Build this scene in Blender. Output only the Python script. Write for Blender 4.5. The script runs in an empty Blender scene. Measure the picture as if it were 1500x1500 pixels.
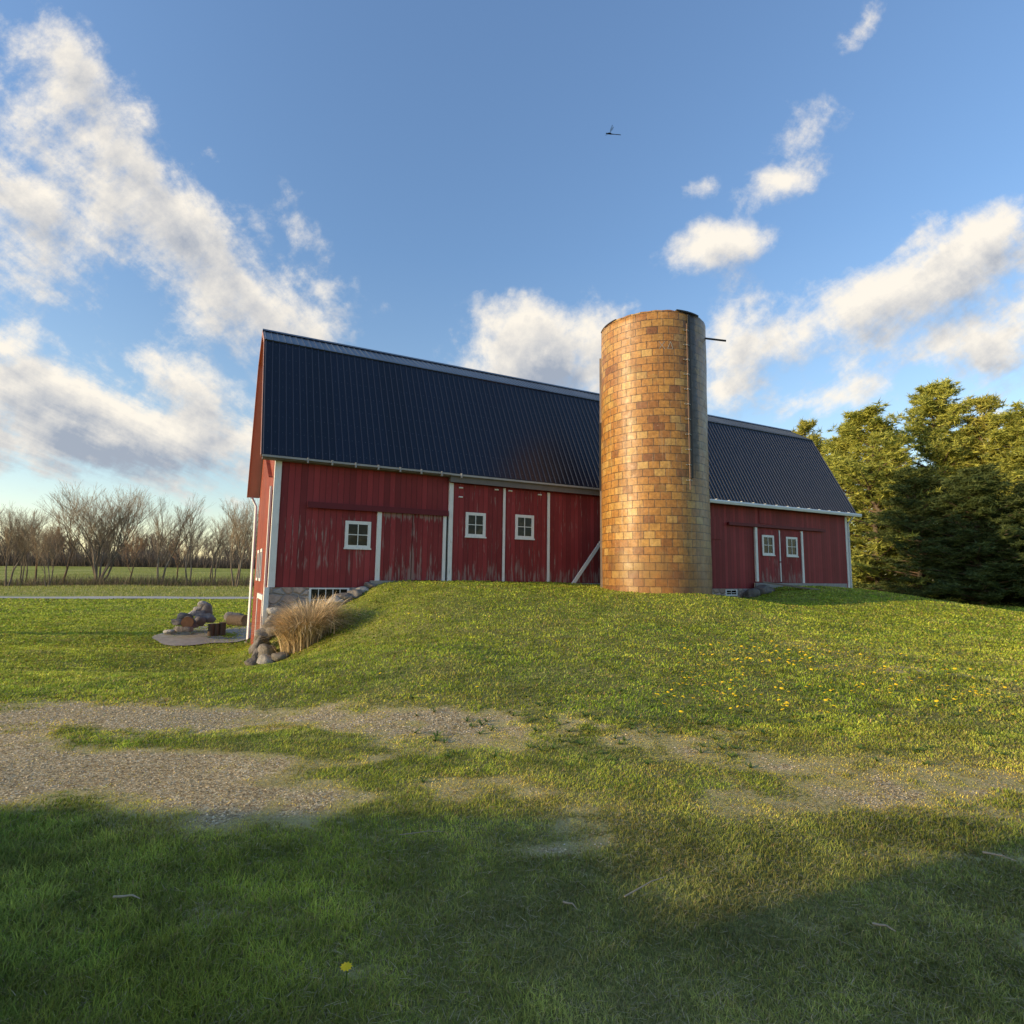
import bpy, math, random, os
import numpy as np
from mathutils import Vector, Matrix, noise as mn
random.seed(7); rng = np.random.default_rng(7)
PI = math.pi; SC = bpy.context.scene; COL = SC.collection

# ------------------------------------------------------------------ camera
F_PX, PIT, ROL, CX, CY = 839.07, 0.1143, 0.0134, 750.0, 747.8
cr, sr = math.cos(ROL), math.sin(ROL)
def ray(px, py):
    X, Y = px - CX, py - CY
    u, v = X*cr + Y*sr, -X*sr + Y*cr
    x, z = u/F_PX, -v/F_PX
    return Vector((x, math.cos(PIT) - z*math.sin(PIT), math.sin(PIT) + z*math.cos(PIT)))
def at(px, py, Y):
    d = ray(px, py); return d*(Y/d.y)
cd = bpy.data.cameras.new('camera'); cam = bpy.data.objects.new('camera', cd); COL.objects.link(cam)
fwd = Vector((0, math.cos(PIT), math.sin(PIT))); up0 = Vector((0, -math.sin(PIT), math.cos(PIT))); rt0 = Vector((1, 0, 0))
rt = rt0*cr + up0*sr; up = -rt0*sr + up0*cr
cam.matrix_world = Matrix(((rt.x, up.x, -fwd.x, 0), (rt.y, up.y, -fwd.y, 0), (rt.z, up.z, -fwd.z, 0), (0, 0, 0, 1)))
cd.sensor_width = 36; cd.lens = 36*F_PX/1500; cd.clip_end = 8000; cd.clip_start = 0.05
cd.shift_y = (CY-750)/1500.0
SC.camera = cam
SC.view_settings.view_transform = 'Standard'; SC.view_settings.look = 'None'; SC.view_settings.exposure = 0
SC.render.engine = 'CYCLES'
SC.cycles.max_bounces = 6; SC.cycles.transparent_max_bounces = 8

# ------------------------------------------------------------------ node helpers
class G:
    def __init__(s, nt): s.nt = nt
    def n(s, t, **k):
        nd = s.nt.nodes.new(t)
        for a, b in k.items(): setattr(nd, a, b)
        return nd
    def put(s, sock, v):
        if isinstance(v, bpy.types.NodeSocket): s.nt.links.new(v, sock)
        elif v is not None:
            if hasattr(sock.default_value, '__len__') and not hasattr(v, '__len__'): v = (v,)*len(sock.default_value)
            if hasattr(sock.default_value, '__len__') and len(sock.default_value) == 4 and len(v) == 3: v = tuple(v) + (1,)
            sock.default_value = v
    def m(s, op, a, b=None, c=None, clamp=False):
        nd = s.n('ShaderNodeMath', operation=op, use_clamp=clamp)
        s.put(nd.inputs[0], a); s.put(nd.inputs[1], b)
        if c is not None: s.put(nd.inputs[2], c)
        return nd.outputs[0]
    def vm(s, op, a, b=None, out=0):
        nd = s.n('ShaderNodeVectorMath', operation=op); s.put(nd.inputs[0], a)
        if op == 'SCALE': s.put(nd.inputs['Scale'], b)
        elif b is not None: s.put(nd.inputs[1], b)
        return nd.outputs[out]
    def mix(s, f, a, b, bt='MIX'):
        nd = s.n('ShaderNodeMix', data_type='RGBA', blend_type=bt); s.put(nd.inputs[0], f)
        s.put(nd.inputs[6], a); s.put(nd.inputs[7], b); return nd.outputs[2]
    def ss(s, v, a, b):
        nd = s.n('ShaderNodeMapRange', interpolation_type='SMOOTHSTEP'); s.put(nd.inputs[0], v)
        nd.inputs[1].default_value = a; nd.inputs[2].default_value = b; return nd.outputs[0]
    def noise(s, vec, scale, detail=4, rough=.55, dist=0, dim='3D'):
        nd = s.n('ShaderNodeTexNoise', noise_dimensions=dim); s.put(nd.inputs['Vector'], vec)
        nd.inputs['Scale'].default_value = scale; nd.inputs['Detail'].default_value = detail
        nd.inputs['Roughness'].default_value = rough; nd.inputs['Distortion'].default_value = dist
        return nd.outputs[0]
    def xyz(s, v):
        nd = s.n('ShaderNodeSeparateXYZ'); s.put(nd.inputs[0], v); return nd.outputs
    def vec(s, x, y, z):
        nd = s.n('ShaderNodeCombineXYZ')
        for i, q in enumerate((x, y, z)): s.put(nd.inputs[i], q)
        return nd.outputs[0]
    def ramp(s, f, stops):
        nd = s.n('ShaderNodeValToRGB'); s.put(nd.inputs[0], f); e = nd.color_ramp.elements
        while len(e) < len(stops): e.new(.5)
        for i, (p, c) in enumerate(stops):
            e[i].position = p; e[i].color = tuple(c) + (1,) if len(c) == 3 else c
        return nd.outputs[0]
    def bump(s, h, strength, dist):
        nd = s.n('ShaderNodeBump'); s.put(nd.inputs['Height'], h); nd.inputs['Strength'].default_value = strength
        nd.inputs['Distance'].default_value = dist; return nd.outputs[0]
    def obj(s): return s.n('ShaderNodeTexCoord').outputs['Object']
    def rand(s): return s.n('ShaderNodeObjectInfo').outputs['Random']
    def attr(s, name): return s.n('ShaderNodeAttribute', attribute_name=name)
def mat(name, fn, rough=.8, spec=.3, **k):
    m = bpy.data.materials.new(name); m.use_nodes = True; nt = m.node_tree; nt.nodes.clear(); g = G(nt)
    out = g.n('ShaderNodeOutputMaterial'); p = g.n('ShaderNodeBsdfPrincipled'); nt.links.new(p.outputs[0], out.inputs[0])
    p.inputs['Roughness'].default_value = rough; p.inputs['Specular IOR Level'].default_value = spec
    for a, b in k.items(): p.inputs[a.replace('_', ' ')].default_value = b
    r = fn(g, p)
    if r is not None: g.put(p.inputs['Base Color'], r)
    return m
def noisy(c, var=.25, scale=6, bumps=.2, bscale=40, bd=.02):
    def fn(g, p):
        o = g.obj(); n = g.noise(o, scale, 5); k = g.m('MULTIPLY_ADD', n, 2*var, 1-var)
        r = g.m('MULTIPLY_ADD', g.rand(), .3, .85)
        g.put(p.inputs['Normal'], g.bump(g.noise(o, bscale, 5, .65), bumps, bd))
        return g.vm('SCALE', c, g.m('MULTIPLY', k, r))
    return fn
MAT = {}
def red_siding(peel, base=(.215, .024, .026), horizontal=False, patch=True):
    def fn(g, p):
        o = g.obj(); x, y, z = g.xyz(o)
        s = g.m('ADD', x, y)
        bw = .2
        sb = g.m('DIVIDE', s, bw); fr = g.m('FRACT', sb); bid = g.m('FLOOR', sb)
        edge = g.m('MINIMUM', fr, g.m('SUBTRACT', 1, fr))
        seam = g.m('SUBTRACT', 1, g.ss(edge, .0, .07))
        wn = g.n('ShaderNodeTexWhiteNoise', noise_dimensions='1D'); g.put(wn.inputs['W'], bid)
        pv = g.m('MULTIPLY_ADD', wn.outputs[0], .5, .75)
        st = g.vec(g.m('MULTIPLY', s, 9), g.m('MULTIPLY', bid, 3.7), g.m('MULTIPLY', z, .9))
        n1 = g.noise(st, 1.4, 6, .62)
        n2 = g.noise(g.vec(g.m('MULTIPLY', s, 30), 0, g.m('MULTIPLY', z, 1.5)), 1.3, 4, .6)
        big = g.noise(g.vec(s, 0, z), .55, 3)
        fade = g.mix(g.ss(big, .3, .75), base, (base[0]*1.2, base[1]*1.5, base[2]*1.5))
        c = g.vm('SCALE', fade, g.m('MULTIPLY', pv, g.m('MULTIPLY_ADD', n2, .4, .8)))
        thr = g.m('SUBTRACT', n1, g.m('SUBTRACT', .69, peel))
        if patch:   # worn zone on the left of the front wall
            dx = g.m('DIVIDE', g.m('SUBTRACT', x, 1.65), 1.6); dz = g.m('DIVIDE', g.m('SUBTRACT', z, 1.0), 1.05)
            rr = g.m('ADD', g.m('POWER', g.m('ABSOLUTE', dx), 4), g.m('POWER', g.m('ABSOLUTE', dz), 4))
            thr = g.m('ADD', thr, g.m('MULTIPLY', g.ss(rr, 1.6, .2), .13))
        else:      # flaking along the head, the foot and the meeting edge of the plain doors
            left = g.m('LESS_THAN', x, 6.0)
            top = g.m('MULTIPLY', g.ss(z, 1.86, 2.12), .17); mid = g.m('MULTIPLY', g.ss(g.m('ABSOLUTE', g.m('SUBTRACT', x, 4.67)), .16, .02), .15); bot = g.m('MULTIPLY', g.ss(z, .75, -.1), .12)
            thr = g.m('ADD', thr, g.m('ADD', g.m('MULTIPLY', left, g.m('MAXIMUM', top, mid)), bot))
        pm = g.m('MULTIPLY', g.ss(thr, 0, .13), .7)
        grey = g.vm('SCALE', (.30, .225, .20), g.m('MULTIPLY_ADD', n2, 1.0, .5))
        c = g.mix(pm, c, grey)
        c = g.mix(g.m('MULTIPLY', seam, .72), c, (.02, .004, .005))
        h = g.m('SUBTRACT', g.m('MULTIPLY', n2, .25), g.m('ADD', seam, g.m('MULTIPLY', pm, .3)))
        g.put(p.inputs['Normal'], g.bump(h, .6, .012))
        return c
    return fn
MAT['siding'] = mat('red_siding', red_siding(.03), .65, .3)
MAT['door'] = mat('worn_red_siding', red_siding(.115, patch=False), .7, .3)
MAT['gable'] = mat('sunlit_siding', red_siding(-.05, (.21, .034, .014), patch=False), .65, .3)  # sunlit copy of the siding: warm sun tint put into its red
def white_paint(g, p):
    o = g.obj(); n = g.noise(o, 5, 6, .65); x, y, z = g.xyz(o)
    st = g.noise(g.vec(g.m('MULTIPLY', x, 14), g.m('MULTIPLY', y, 14), g.m('MULTIPLY', z, 2.2)), 1.6, 5, .65)
    k = g.ss(st, .56, .72)
    return g.mix(g.m('MULTIPLY', k, .55), g.vm('SCALE', (.74, .74, .72), g.m('MULTIPLY_ADD', n, .3, .82)), (.3, .28, .26))
MAT['white'] = mat('white_paint', white_paint, .55, .35)
def roofm(g, p):
    o = g.obj(); x, y, z = g.xyz(o); n = g.noise(o, .6, 4)
    pan = g.m('FLOOR', g.m('DIVIDE', x, .9144)); wn = g.n('ShaderNodeTexWhiteNoise', noise_dimensions='1D'); g.put(wn.inputs['W'], pan)
    k = g.m('ADD', g.m('MULTIPLY_ADD', wn.outputs[0], .45, .65), g.m('MULTIPLY', n, .25))
    g.put(p.inputs['Roughness'], g.m('MULTIPLY_ADD', g.noise(o, 3, 4), .12, .26))
    lap = g.m('LESS_THAN', g.m('ABSOLUTE', g.m('SUBTRACT', z, 6.45)), .012); scr = g.m('MULTIPLY', g.m('LESS_THAN', g.m('ABSOLUTE', g.m('SUBTRACT', g.m('FRACT', g.m('DIVIDE', x, .2286)), .62)), .06), g.m('LESS_THAN', g.m('ABSOLUTE', g.m('SUBTRACT', g.m('FRACT', g.m('DIVIDE', z, .62)), .5)), .02))
    hh = g.m('SUBTRACT', g.noise(g.vec(x, g.m('MULTIPLY', y, .3), g.m('MULTIPLY', z, .3)), 3.0, 3), g.m('MULTIPLY', lap, 1.5))
    g.put(p.inputs['Normal'], g.bump(hh, .14, .02))
    base = g.mix(g.m('MULTIPLY', g.ss(z, 8.35, 8.8), .85), (.0032, .0055, .015), (.055, .068, .088))  # upper slopes lighter in base colour, standing for reflected sky
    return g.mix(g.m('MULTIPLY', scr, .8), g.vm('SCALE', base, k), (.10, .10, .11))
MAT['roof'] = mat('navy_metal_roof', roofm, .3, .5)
MAT['trim_pink'] = mat('soffit_metal', noisy((.46, .24, .19), .1, 3, .05), .5, .3)
MAT['gutter'] = mat('grey_gutter', noisy((.30, .29, .28), .2, 4, .1), .5, .4)
MAT['trackgrey'] = mat('weathered_track', noisy((.16, .145, .14), .3, 3, .2), .6, .3)
MAT['white_metal'] = mat('white_metal', noisy((.66, .68, .70), .1, 3, .05), .4, .4)
MAT['dark'] = mat('dark_iron', noisy((.03, .026, .024), .3, 5, .2), .6, .4)
MAT['red_trim'] = mat('red_trim', noisy((.13, .014, .02), .25, 5, .2), .6, .3)
def glass(g, p):
    o = g.obj(); n = g.noise(o, 1.6, 2)
    g.put(p.inputs['Normal'], g.bump(n, .5, .02))
    return g.mix(g.ss(g.noise(o, 2.7, 3), .45, .7), (.006, .007, .007), (.05, .045, .03))
MAT['glass'] = mat('old_window_glass', glass, .08, .22)
def fieldstone(g, p):
    o = g.obj(); x, y, z = g.xyz(o); v = g.vec(g.m('ADD', x, y), g.m('MULTIPLY', z, 1.7), 0)
    v = g.vm('ADD', v, g.vm('SCALE', g.n('ShaderNodeTexNoise').outputs[1], .0))
    a = g.n('ShaderNodeTexVoronoi', feature='DISTANCE_TO_EDGE'); g.put(a.inputs['Vector'], v); a.inputs['Scale'].default_value = 2.3
    b = g.n('ShaderNodeTexVoronoi'); g.put(b.inputs['Vector'], v); b.inputs['Scale'].default_value = 2.3
    rnd = g.xyz(b.outputs['Color'])[0]
    c = g.ramp(rnd, [(0, (.16, .12, .10)), (.35, (.30, .22, .18)), (.6, (.22, .20, .19)), (.85, (.36, .27, .22)), (1, (.14, .13, .13))])
    n = g.noise(o, 14, 6, .65)
    c = g.vm('SCALE', c, g.m('MULTIPLY_ADD', n, 1.6, .75))
    mo = g.m('SUBTRACT', 1, g.ss(a.outputs['Distance'], .02, .075))
    c = g.mix(mo, c, g.vm('SCALE', (.30, .26, .235), g.m('MULTIPLY_ADD', n, .6, .7)))
    g.put(p.inputs['Normal'], g.bump(g.m('ADD', g.m('MULTIPLY', n, .3), g.ss(a.outputs['Distance'], 0, .14)), .9, .05))
    return c
MAT['fieldstone'] = mat('fieldstone', fieldstone, .9, .2)
MAT['concrete'] = mat('old_concrete', noisy((.27, .255, .24), .4, 5, .5, 25), .9, .2)
MAT['wood_grey'] = mat('weathered_wood', noisy((.22, .18, .15), .4, 4, .4, 20), .85, .2)
RC = 2.04; NB = 32; HB = .28
def silo_tile(g, p):
    o = g.obj(); x, y, z = g.xyz(o)
    ang = g.m('ARCTAN2', y, x); u = g.m('MULTIPLY', ang, RC)
    jit = g.noise(g.vec(g.m('MULTIPLY', u, 1.3), 0, z), 1.1, 2)
    v = g.vec(u, g.m('ADD', z, g.m('MULTIPLY', jit, .035)), 0)
    b = g.n('ShaderNodeTexBrick', offset=.5); g.put(b.inputs['Vector'], v)
    for k_, val in (('Color1', (0, 0, 0, 1)), ('Color2', (1, 1, 1, 1)), ('Mortar', (.5, .5, .5, 1)), ('Scale', 1), ('Mortar Size', .014), ('Mortar Smooth', .3),
                    ('Bias', 0), ('Brick Width', 2*PI*RC/NB), ('Row Height', HB)): b.inputs[k_].default_value = val
    rnd = g.xyz(b.outputs['Color'])[0]; mort = b.outputs['Fac']
    c = g.ramp(rnd, [(0, (.18, .07, .022)), (.12, (.29, .125, .030)), (.4, (.40, .195, .042)), (.65, (.34, .15, .032)), (.82, (.43, .23, .055)), (.95, (.47, .29, .09)), (1, (.25, .13, .05))])
    n = g.noise(o, 9, 6, .65); n2 = g.noise(o, .8, 5, .6)
    c = g.vm('SCALE', c, g.m('MULTIPLY', g.m('MULTIPLY_ADD', n, 1.6, .2), g.m('MULTIPLY_ADD', n2, 1.1, .45)))
    c = g.mix(g.m('MULTIPLY', g.ss(n2, .52, .68), .35), c, (.24, .23, .07))     # mossy cast
    c = g.mix(g.m('MULTIPLY', g.ss(g.noise(o, 16, 5, .7), .62, .70), .6), c, (.50, .41, .29))  # chips
    c = g.mix(g.m('MULTIPLY', mort, .9), c, g.mix(g.ss(n, .45, .6), (.045, .026, .014), (.15, .10, .06)))
    stn = g.noise(g.vec(g.m('MULTIPLY', u, 3.5), 0, g.m('MULTIPLY', z, .22)), 1.5, 5, .6)
    c = g.mix(g.m('MULTIPLY', g.ss(stn, .54, .70), .5), c, (.09, .045, .02)); c = g.mix(g.m('MULTIPLY', g.ss(stn, .44, .30), .28), c, (.44, .36, .24))
    # sky-lit shade put into the colour as grey; soot-dark strip beside the pipe
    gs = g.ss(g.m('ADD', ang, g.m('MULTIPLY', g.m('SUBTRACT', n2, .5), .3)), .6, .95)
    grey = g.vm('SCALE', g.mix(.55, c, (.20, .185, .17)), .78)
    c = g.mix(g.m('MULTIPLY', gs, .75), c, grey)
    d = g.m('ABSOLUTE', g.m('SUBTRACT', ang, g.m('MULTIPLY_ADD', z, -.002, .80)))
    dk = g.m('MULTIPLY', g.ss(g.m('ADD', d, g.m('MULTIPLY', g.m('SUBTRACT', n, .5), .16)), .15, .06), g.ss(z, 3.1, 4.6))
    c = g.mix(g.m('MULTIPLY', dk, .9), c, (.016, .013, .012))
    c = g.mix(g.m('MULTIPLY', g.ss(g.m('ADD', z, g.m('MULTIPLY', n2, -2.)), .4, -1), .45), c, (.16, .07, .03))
    nb = g.noise(o, 2.5, 3)
    h = g.m('ADD', g.m('MULTIPLY', g.m('SUBTRACT', 1, mort), .9), g.m('ADD', g.m('MULTIPLY', n, .35), g.m('MULTIPLY', rnd, .3)))
    g.put(p.inputs['Normal'], g.bump(g.m('ADD', h, nb), .65, .018))
    g.put(p.inputs['Roughness'], g.m('MULTIPLY_ADD', g.noise(o, 5, 4), .4, .26))
    return c
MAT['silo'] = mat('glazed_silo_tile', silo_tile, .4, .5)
MAT['rock'] = mat('boulder', noisy((.19, .172, .155), .75, 4, 1.0, 7, .08), .9, .2)
MAT['rock_light'] = mat('pale_boulder', noisy((.33, .315, .29), .5, 5, 1.0, 8, .07), .9, .2)
def barkf(g, p):
    o = g.obj(); x, y, z = g.xyz(o); n = g.noise(g.vec(g.m('MULTIPLY', x, 5), g.m('MULTIPLY', y, 5), z), 3, 5)
    g.put(p.inputs['Normal'], g.bump(n, .6, .03)); return g.vm('SCALE', (.115, .085, .06), g.m('MULTIPLY_ADD', n, 1.1, .45))
MAT['bark'] = mat('bark', barkf, .9, .2)
def twigf(g, p):
    a = g.attr('col'); return a.outputs['Color']
MAT['bark_col'] = mat('tree_bark', twigf, .9, .15)
def logend(g, p):
    o = g.obj(); n = g.noise(o, 8, 4); return g.vm('SCALE', (.30, .17, .09), g.m('MULTIPLY_ADD', n, .8, .6))
MAT['cutwood'] = mat('cut_wood', logend, .85, .2)
def leafmat(name, trans=.35, rough=.6):
    m = bpy.data.materials.new(name); m.use_nodes = True; nt = m.node_tree; nt.nodes.clear(); g = G(nt)
    out = g.n('ShaderNodeOutputMaterial'); a = g.attr('col'); c = a.outputs['Color']
    d = g.n('ShaderNodeBsdfPrincipled'); g.put(d.inputs['Base Color'], c); d.inputs['Roughness'].default_value = rough; d.inputs['Specular IOR Level'].default_value = .25
    t = g.n('ShaderNodeBsdfTranslucent'); g.put(t.inputs['Color'], c)
    mx = g.n('ShaderNodeMixShader'); mx.inputs[0].default_value = trans
    nt.links.new(d.outputs[0], mx.inputs[1]); nt.links.new(t.outputs[0], mx.inputs[2]); nt.links.new(mx.outputs[0], out.inputs[0]); return m
MAT['grass'] = leafmat('grass_blade', .35); MAT['needle'] = leafmat('pine_needle', .25); MAT['straw'] = leafmat('dry_grass', .3, .7)

# ------------------------------------------------------------------ object helpers
def tag(o, label=None, cat=None, group=None, kind=None):
    if label: o['label'] = label
    if cat: o['category'] = cat
    if group: o['group'] = group
    if kind: o['kind'] = kind
    return o
def empty(name, loc=(0, 0, 0), rz=0):
    o = bpy.data.objects.new(name, None); COL.objects.link(o); o.location = loc; o.rotation_euler = (0, 0, rz); o.empty_display_size = .3; return o
def npmesh(name, V, faces_flat, loop_tot, m, parent=None, col=None, smooth=False, mats=None, mi=None):
    me = bpy.data.meshes.new(name); V = np.asarray(V, dtype=np.float32); ff = np.asarray(faces_flat, dtype=np.int32).ravel()
    lt = np.asarray(loop_tot, dtype=np.int32); ls = np.concatenate(([0], np.cumsum(lt)[:-1])).astype(np.int32)
    me.vertices.add(len(V)); me.vertices.foreach_set('co', V.ravel()); me.loops.add(len(ff)); me.loops.foreach_set('vertex_index', ff)
    me.polygons.add(len(lt)); me.polygons.foreach_set('loop_start', ls)
    me.polygons.foreach_set('loop_total', lt)
    for q in (mats or [m]): me.materials.append(q)
    if mi is not None: me.polygons.foreach_set('material_index', np.asarray(mi, dtype=np.int32))
    if smooth: me.polygons.foreach_set('use_smooth', np.ones(len(lt), dtype=bool))
    me.update(calc_edges=True)
    if col is not None:
        a = me.attributes.new('col', 'FLOAT_COLOR', 'POINT'); c = np.ones((len(V), 4), dtype=np.float32); c[:, :3] = col; a.data.foreach_set('color', c.ravel())
    o = bpy.data.objects.new(name, me); COL.objects.link(o)
    if parent: o.parent = parent
    return o
class MB:
    def __init__(s): s.v = []; s.f = []; s.sm = []
    def add(s, vs, fs, sm=False):
        b = len(s.v); s.v += [tuple(q) for q in vs]; s.f += [tuple(i+b for i in f) for f in fs]; s.sm += [sm]*len(fs); return s
    def box(s, x0, x1, y0, y1, z0, z1):
        return s.add([(x0, y0, z0), (x1, y0, z0), (x1, y1, z0), (x0, y1, z0), (x0, y0, z1), (x1, y0, z1), (x1, y1, z1), (x0, y1, z1)],
                     [(0, 3, 2, 1), (4, 5, 6, 7), (0, 1, 5, 4), (1, 2, 6, 5), (2, 3, 7, 6), (3, 0, 4, 7)])
    def bar(s, a, b, w, h, upv=(0, 0, 1)):
        a, b = Vector(a), Vector(b); d = (b-a).normalized(); u = Vector(upv)
        if abs(d.dot(u)) > .95: u = Vector((0, 1, 0))
        r = d.cross(u).normalized()*w/2; u = r.cross(d).normalized()*h/2
        return s.add([a-r-u, a+r-u, a+r+u, a-r+u, b-r-u, b+r-u, b+r+u, b-r+u], [(0, 3, 2, 1), (4, 5, 6, 7), (0, 1, 5, 4), (1, 2, 6, 5), (2, 3, 7, 6), (3, 0, 4, 7)])
    def tube(s, pts, rads, n=8, caps=True):
        pts = [Vector(p) for p in pts]; vs = []; fs = []
        for i, p in enumerate(pts):
            d = (pts[min(i+1, len(pts)-1)] - pts[max(i-1, 0)]).normalized(); u = Vector((0, 0, 1)) if abs(d.z) < .9 else Vector((1, 0, 0))
            r = d.cross(u).normalized(); q = r.cross(d)
            R = rads[i] if hasattr(rads, '__len__') else rads
            for k in range(n):
                a = 2*PI*k/n; vs.append(p + (r*math.cos(a) + q*math.sin(a))*R)
        for i in range(len(pts)-1):
            for k in range(n): fs.append((i*n+k, i*n+(k+1) % n, (i+1)*n+(k+1) % n, (i+1)*n+k))
        s.add(vs, fs, True)
        if caps: s.add(vs[:n], [tuple(range(n))]); s.add(vs[-n:], [tuple(reversed(range(n)))])
        return s
    def prism(s, poly, x0, x1):     # polygon in (y,z) run along x
        n = len(poly); vs = [(x0, a, b) for a, b in poly] + [(x1, a, b) for a, b in poly]
        return s.add(vs, [tuple(range(n-1, -1, -1)), tuple(range(n, 2*n))] + [(i, (i+1) % n, (i+1) % n+n, i+n) for i in range(n)])
    def build(s, name, m, parent=None, bevel=0):
        me = bpy.data.meshes.new(name); me.from_pydata(s.v, [], s.f); me.materials.append(m)
        me.polygons.foreach_set('use_smooth', s.sm); me.update()
        import bmesh
        bm = bmesh.new(); bm.from_mesh(me); bmesh.ops.recalc_face_normals(bm, faces=bm.faces); bm.to_mesh(me); bm.free()
        o = bpy.data.objects.new(name, me); COL.objects.link(o)
        if bevel: md = o.modifiers.new('bevel', 'BEVEL'); md.width = bevel; md.segments = 2; md.limit_method = 'ANGLE'
        if parent: o.parent = parent
        return o

# ------------------------------------------------------------------ terrain
TH = math.atan2(.45956, .88815); BO = Vector((-7.7494, 18.5090, 0)); BU = Vector((.88815, .45956, 0)); BN = Vector((-.45956, .88815, 0))
def Wp(s, t, z=0): p = BO + BU*s + BN*t; return Vector((p.x, p.y, z))
ctl = []
for s, t, z in [(3.4, -.1, -.38), (5, -.1, -.24), (8, -.1, -.2), (11, -.1, -.24), (13, -.2, -.33), (2.4, -.15, -1.02), (1.2, -.2, -1.45), (.3, -.2, -1.95), (-.6, 1, -2.85), (-.6, 4, -2.95),
                (-.5, 7.5, -3.0), (17, -.1, -.75), (19.4, -.15, -.9), (21.5, -.15, -.85), (23.2, -.9, -.42), (25.5, -.9, -.33), (28, -.2, -.4), (30.3, -.2, -.48), (31, 4, -.8), (15, 4, -.5), (5, 9, -2.2), (15, 10, -1.5), (28, 10, -1.2)]:
    ctl.append(Wp(s, t, z))
ctl += [Vector(q) for q in [(6.1, 20.1, -.53), (3.55, 21.9, -.42), (7.9, 21.5, -.66), (0, 0, -1.6), (-4, 1.5, -1.62), (4, 1.5, -1.6), (-9, 0, -1.75), (9, 0, -1.6), (0, -10, -1.6), (-30, 5, -2.1), (-30, -20, -2), (30, 0, -1.7), (30, -20, -1.7),
        (-26, 3, -2.0), (-90, 42, -2.8), (0, 78, -3), (40, 80, -3), (90, 60, -2.8), (60, 30, -2.2), (-60, 20, -2.6), (-70, -60, -2), (70, -60, -2), (60, 120, -3), (120, 20, -2.5)]]
for q in [(600, 900, 15.5), (750, 900, 15.5), (900, 900, 16), (1040, 900, 17), (1200, 900, 20), (1330, 884, 32), (1400, 887, 42), (1500, 889, 44), (1500, 903, 28), (600, 950, 10.8), (750, 950, 11), (900, 950, 11), (1200, 950, 12), (1500, 950, 14.5),
          (0, 1030, 7.6), (380, 1030, 7.5), (750, 1030, 7.3), (1120, 1030, 7.3), (1500, 1030, 7.6), (0, 985, 11.5), (200, 985, 12.5), (300, 985, 13.5), (375, 978, 16), (0, 950, 18), (150, 950, 19), (300, 955, 18.7), (0, 920, 25.5), (200, 930, 25), (335, 930, 26),
          (0, 900, 36), (340, 895, 40), (0, 877, 55.5), (350, 877, 62.6), (500, 950, 13.3), (440, 962, 14.8), (520, 920, 16), (560, 880, 18.3), (480, 905, 17.8), (50, 858, 96), (350, 858, 98), (50, 849, 122), (350, 849, 125), (-300, 849, 122), (50, 829, 185), (350, 832, 190), (-400, 829, 185)]:
    ctl.append(at(*q))
for k in range(12):
    a = k*PI/6; ctl.append(Vector((600*math.cos(a), 600*math.sin(a), -2.0)))
    ctl.append(Vector((2600*math.cos(a), 2600*math.sin(a), -2.0)))
CP = np.array([tuple(v) for v in ctl]); S0 = 30.0
def phi(r2): return np.where(r2 > 1e-12, .5*r2*np.log(np.maximum(r2, 1e-12)), 0)
def tps_fit(P):
    n = len(P); X = P[:, :2]/S0; K = phi(((X[:, None]-X[None])**2).sum(-1)) + np.eye(n)*2e-4
    A = np.zeros((n+3, n+3)); A[:n, :n] = K; A[:n, n] = 1; A[:n, n+1:] = X; A[n, :n] = 1; A[n+1:, :n] = X.T
    return np.linalg.solve(A, np.concatenate([P[:, 2], [0, 0, 0]])), X
TW, TX = tps_fit(CP)
def Hn(x, y):
    x = np.asarray(x, float); y = np.asarray(y, float); sh = x.shape; q = np.stack([x.ravel(), y.ravel()], 1)/S0; out = np.empty(len(q))
    for i in range(0, len(q), 20000):
        c = q[i:i+20000]; out[i:i+20000] = phi(((c[:, None]-TX[None])**2).sum(-1)) @ TW[:-3] + TW[-3] + c @ TW[-2:]
    x_, y_ = x.ravel(), y.ravel()
    d = np.hypot(x_, y_)
    out += .018*np.sin(x_*1.7+y_*.9)*np.sin(y_*1.3-x_*.6)*np.clip(d/6, 0, 1) + .05*np.sin(x_*.37+1)*np.sin(y_*.45+2)*np.clip(d/15, 0, 1)*np.clip((120-d)/60, 0, 1)
    return out.reshape(sh)
def H(x, y): return float(Hn(np.array([x]), np.array([y]))[0])
def hit(px, py):      # where the line of sight meets the ground
    d = ray(px, py); y = 1.5
    while y < 400:
        p = d*(y/d.y)
        if p.z < H(p.x, p.y): return Vector((p.x, p.y, H(p.x, p.y)))
        y += max(.05, y*.01)
    return d*(400/d.y)

# bare / gravel patches on the lawn: (x, y, radius x, radius y, weight)
BL = [(75, 1125, 240, 40, 1.2), (260, 1150, 260, 32, 1.2), (430, 1170, 120, 25, .9), (-100, 1085, 200, 60, 1.1), (220, 1046, 230, 14, 1.1), (420, 1060, 260, 18, .8), (650, 1065, 160, 22, .8), (500, 1110, 120, 15, .5),
      (760, 1085, 160, 20, .7), (690, 1170, 90, 14, .75), (960, 1100, 120, 20, .7), (1080, 1120, 110, 16, .7), (1240, 1130, 90, 22, .75), (1180, 1175, 130, 26, .5), (1330, 1180, 130, 30, .62), (880, 1185, 90, 12, .85), (930, 1215, 80, 12, .75),
      (900, 1248, 90, 12, .8), (1480, 1170, 120, 40, .55), (1440, 1270, 110, 14, .8), (1230, 965, 110, 12, .35), (1350, 1000, 100, 12, .45), (1500, 1030, 60, 12, .45), (1060, 1080, 60, 10, .4), (480, 1415, 50, 12, .45), (680, 1360, 40, 8, .5), (1250, 1390, 70, 14, .35), (560, 1420, 40, 9, .35), (1490, 1420, 60, 18, .4), (330, 1350, 80, 15, .2)]
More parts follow.
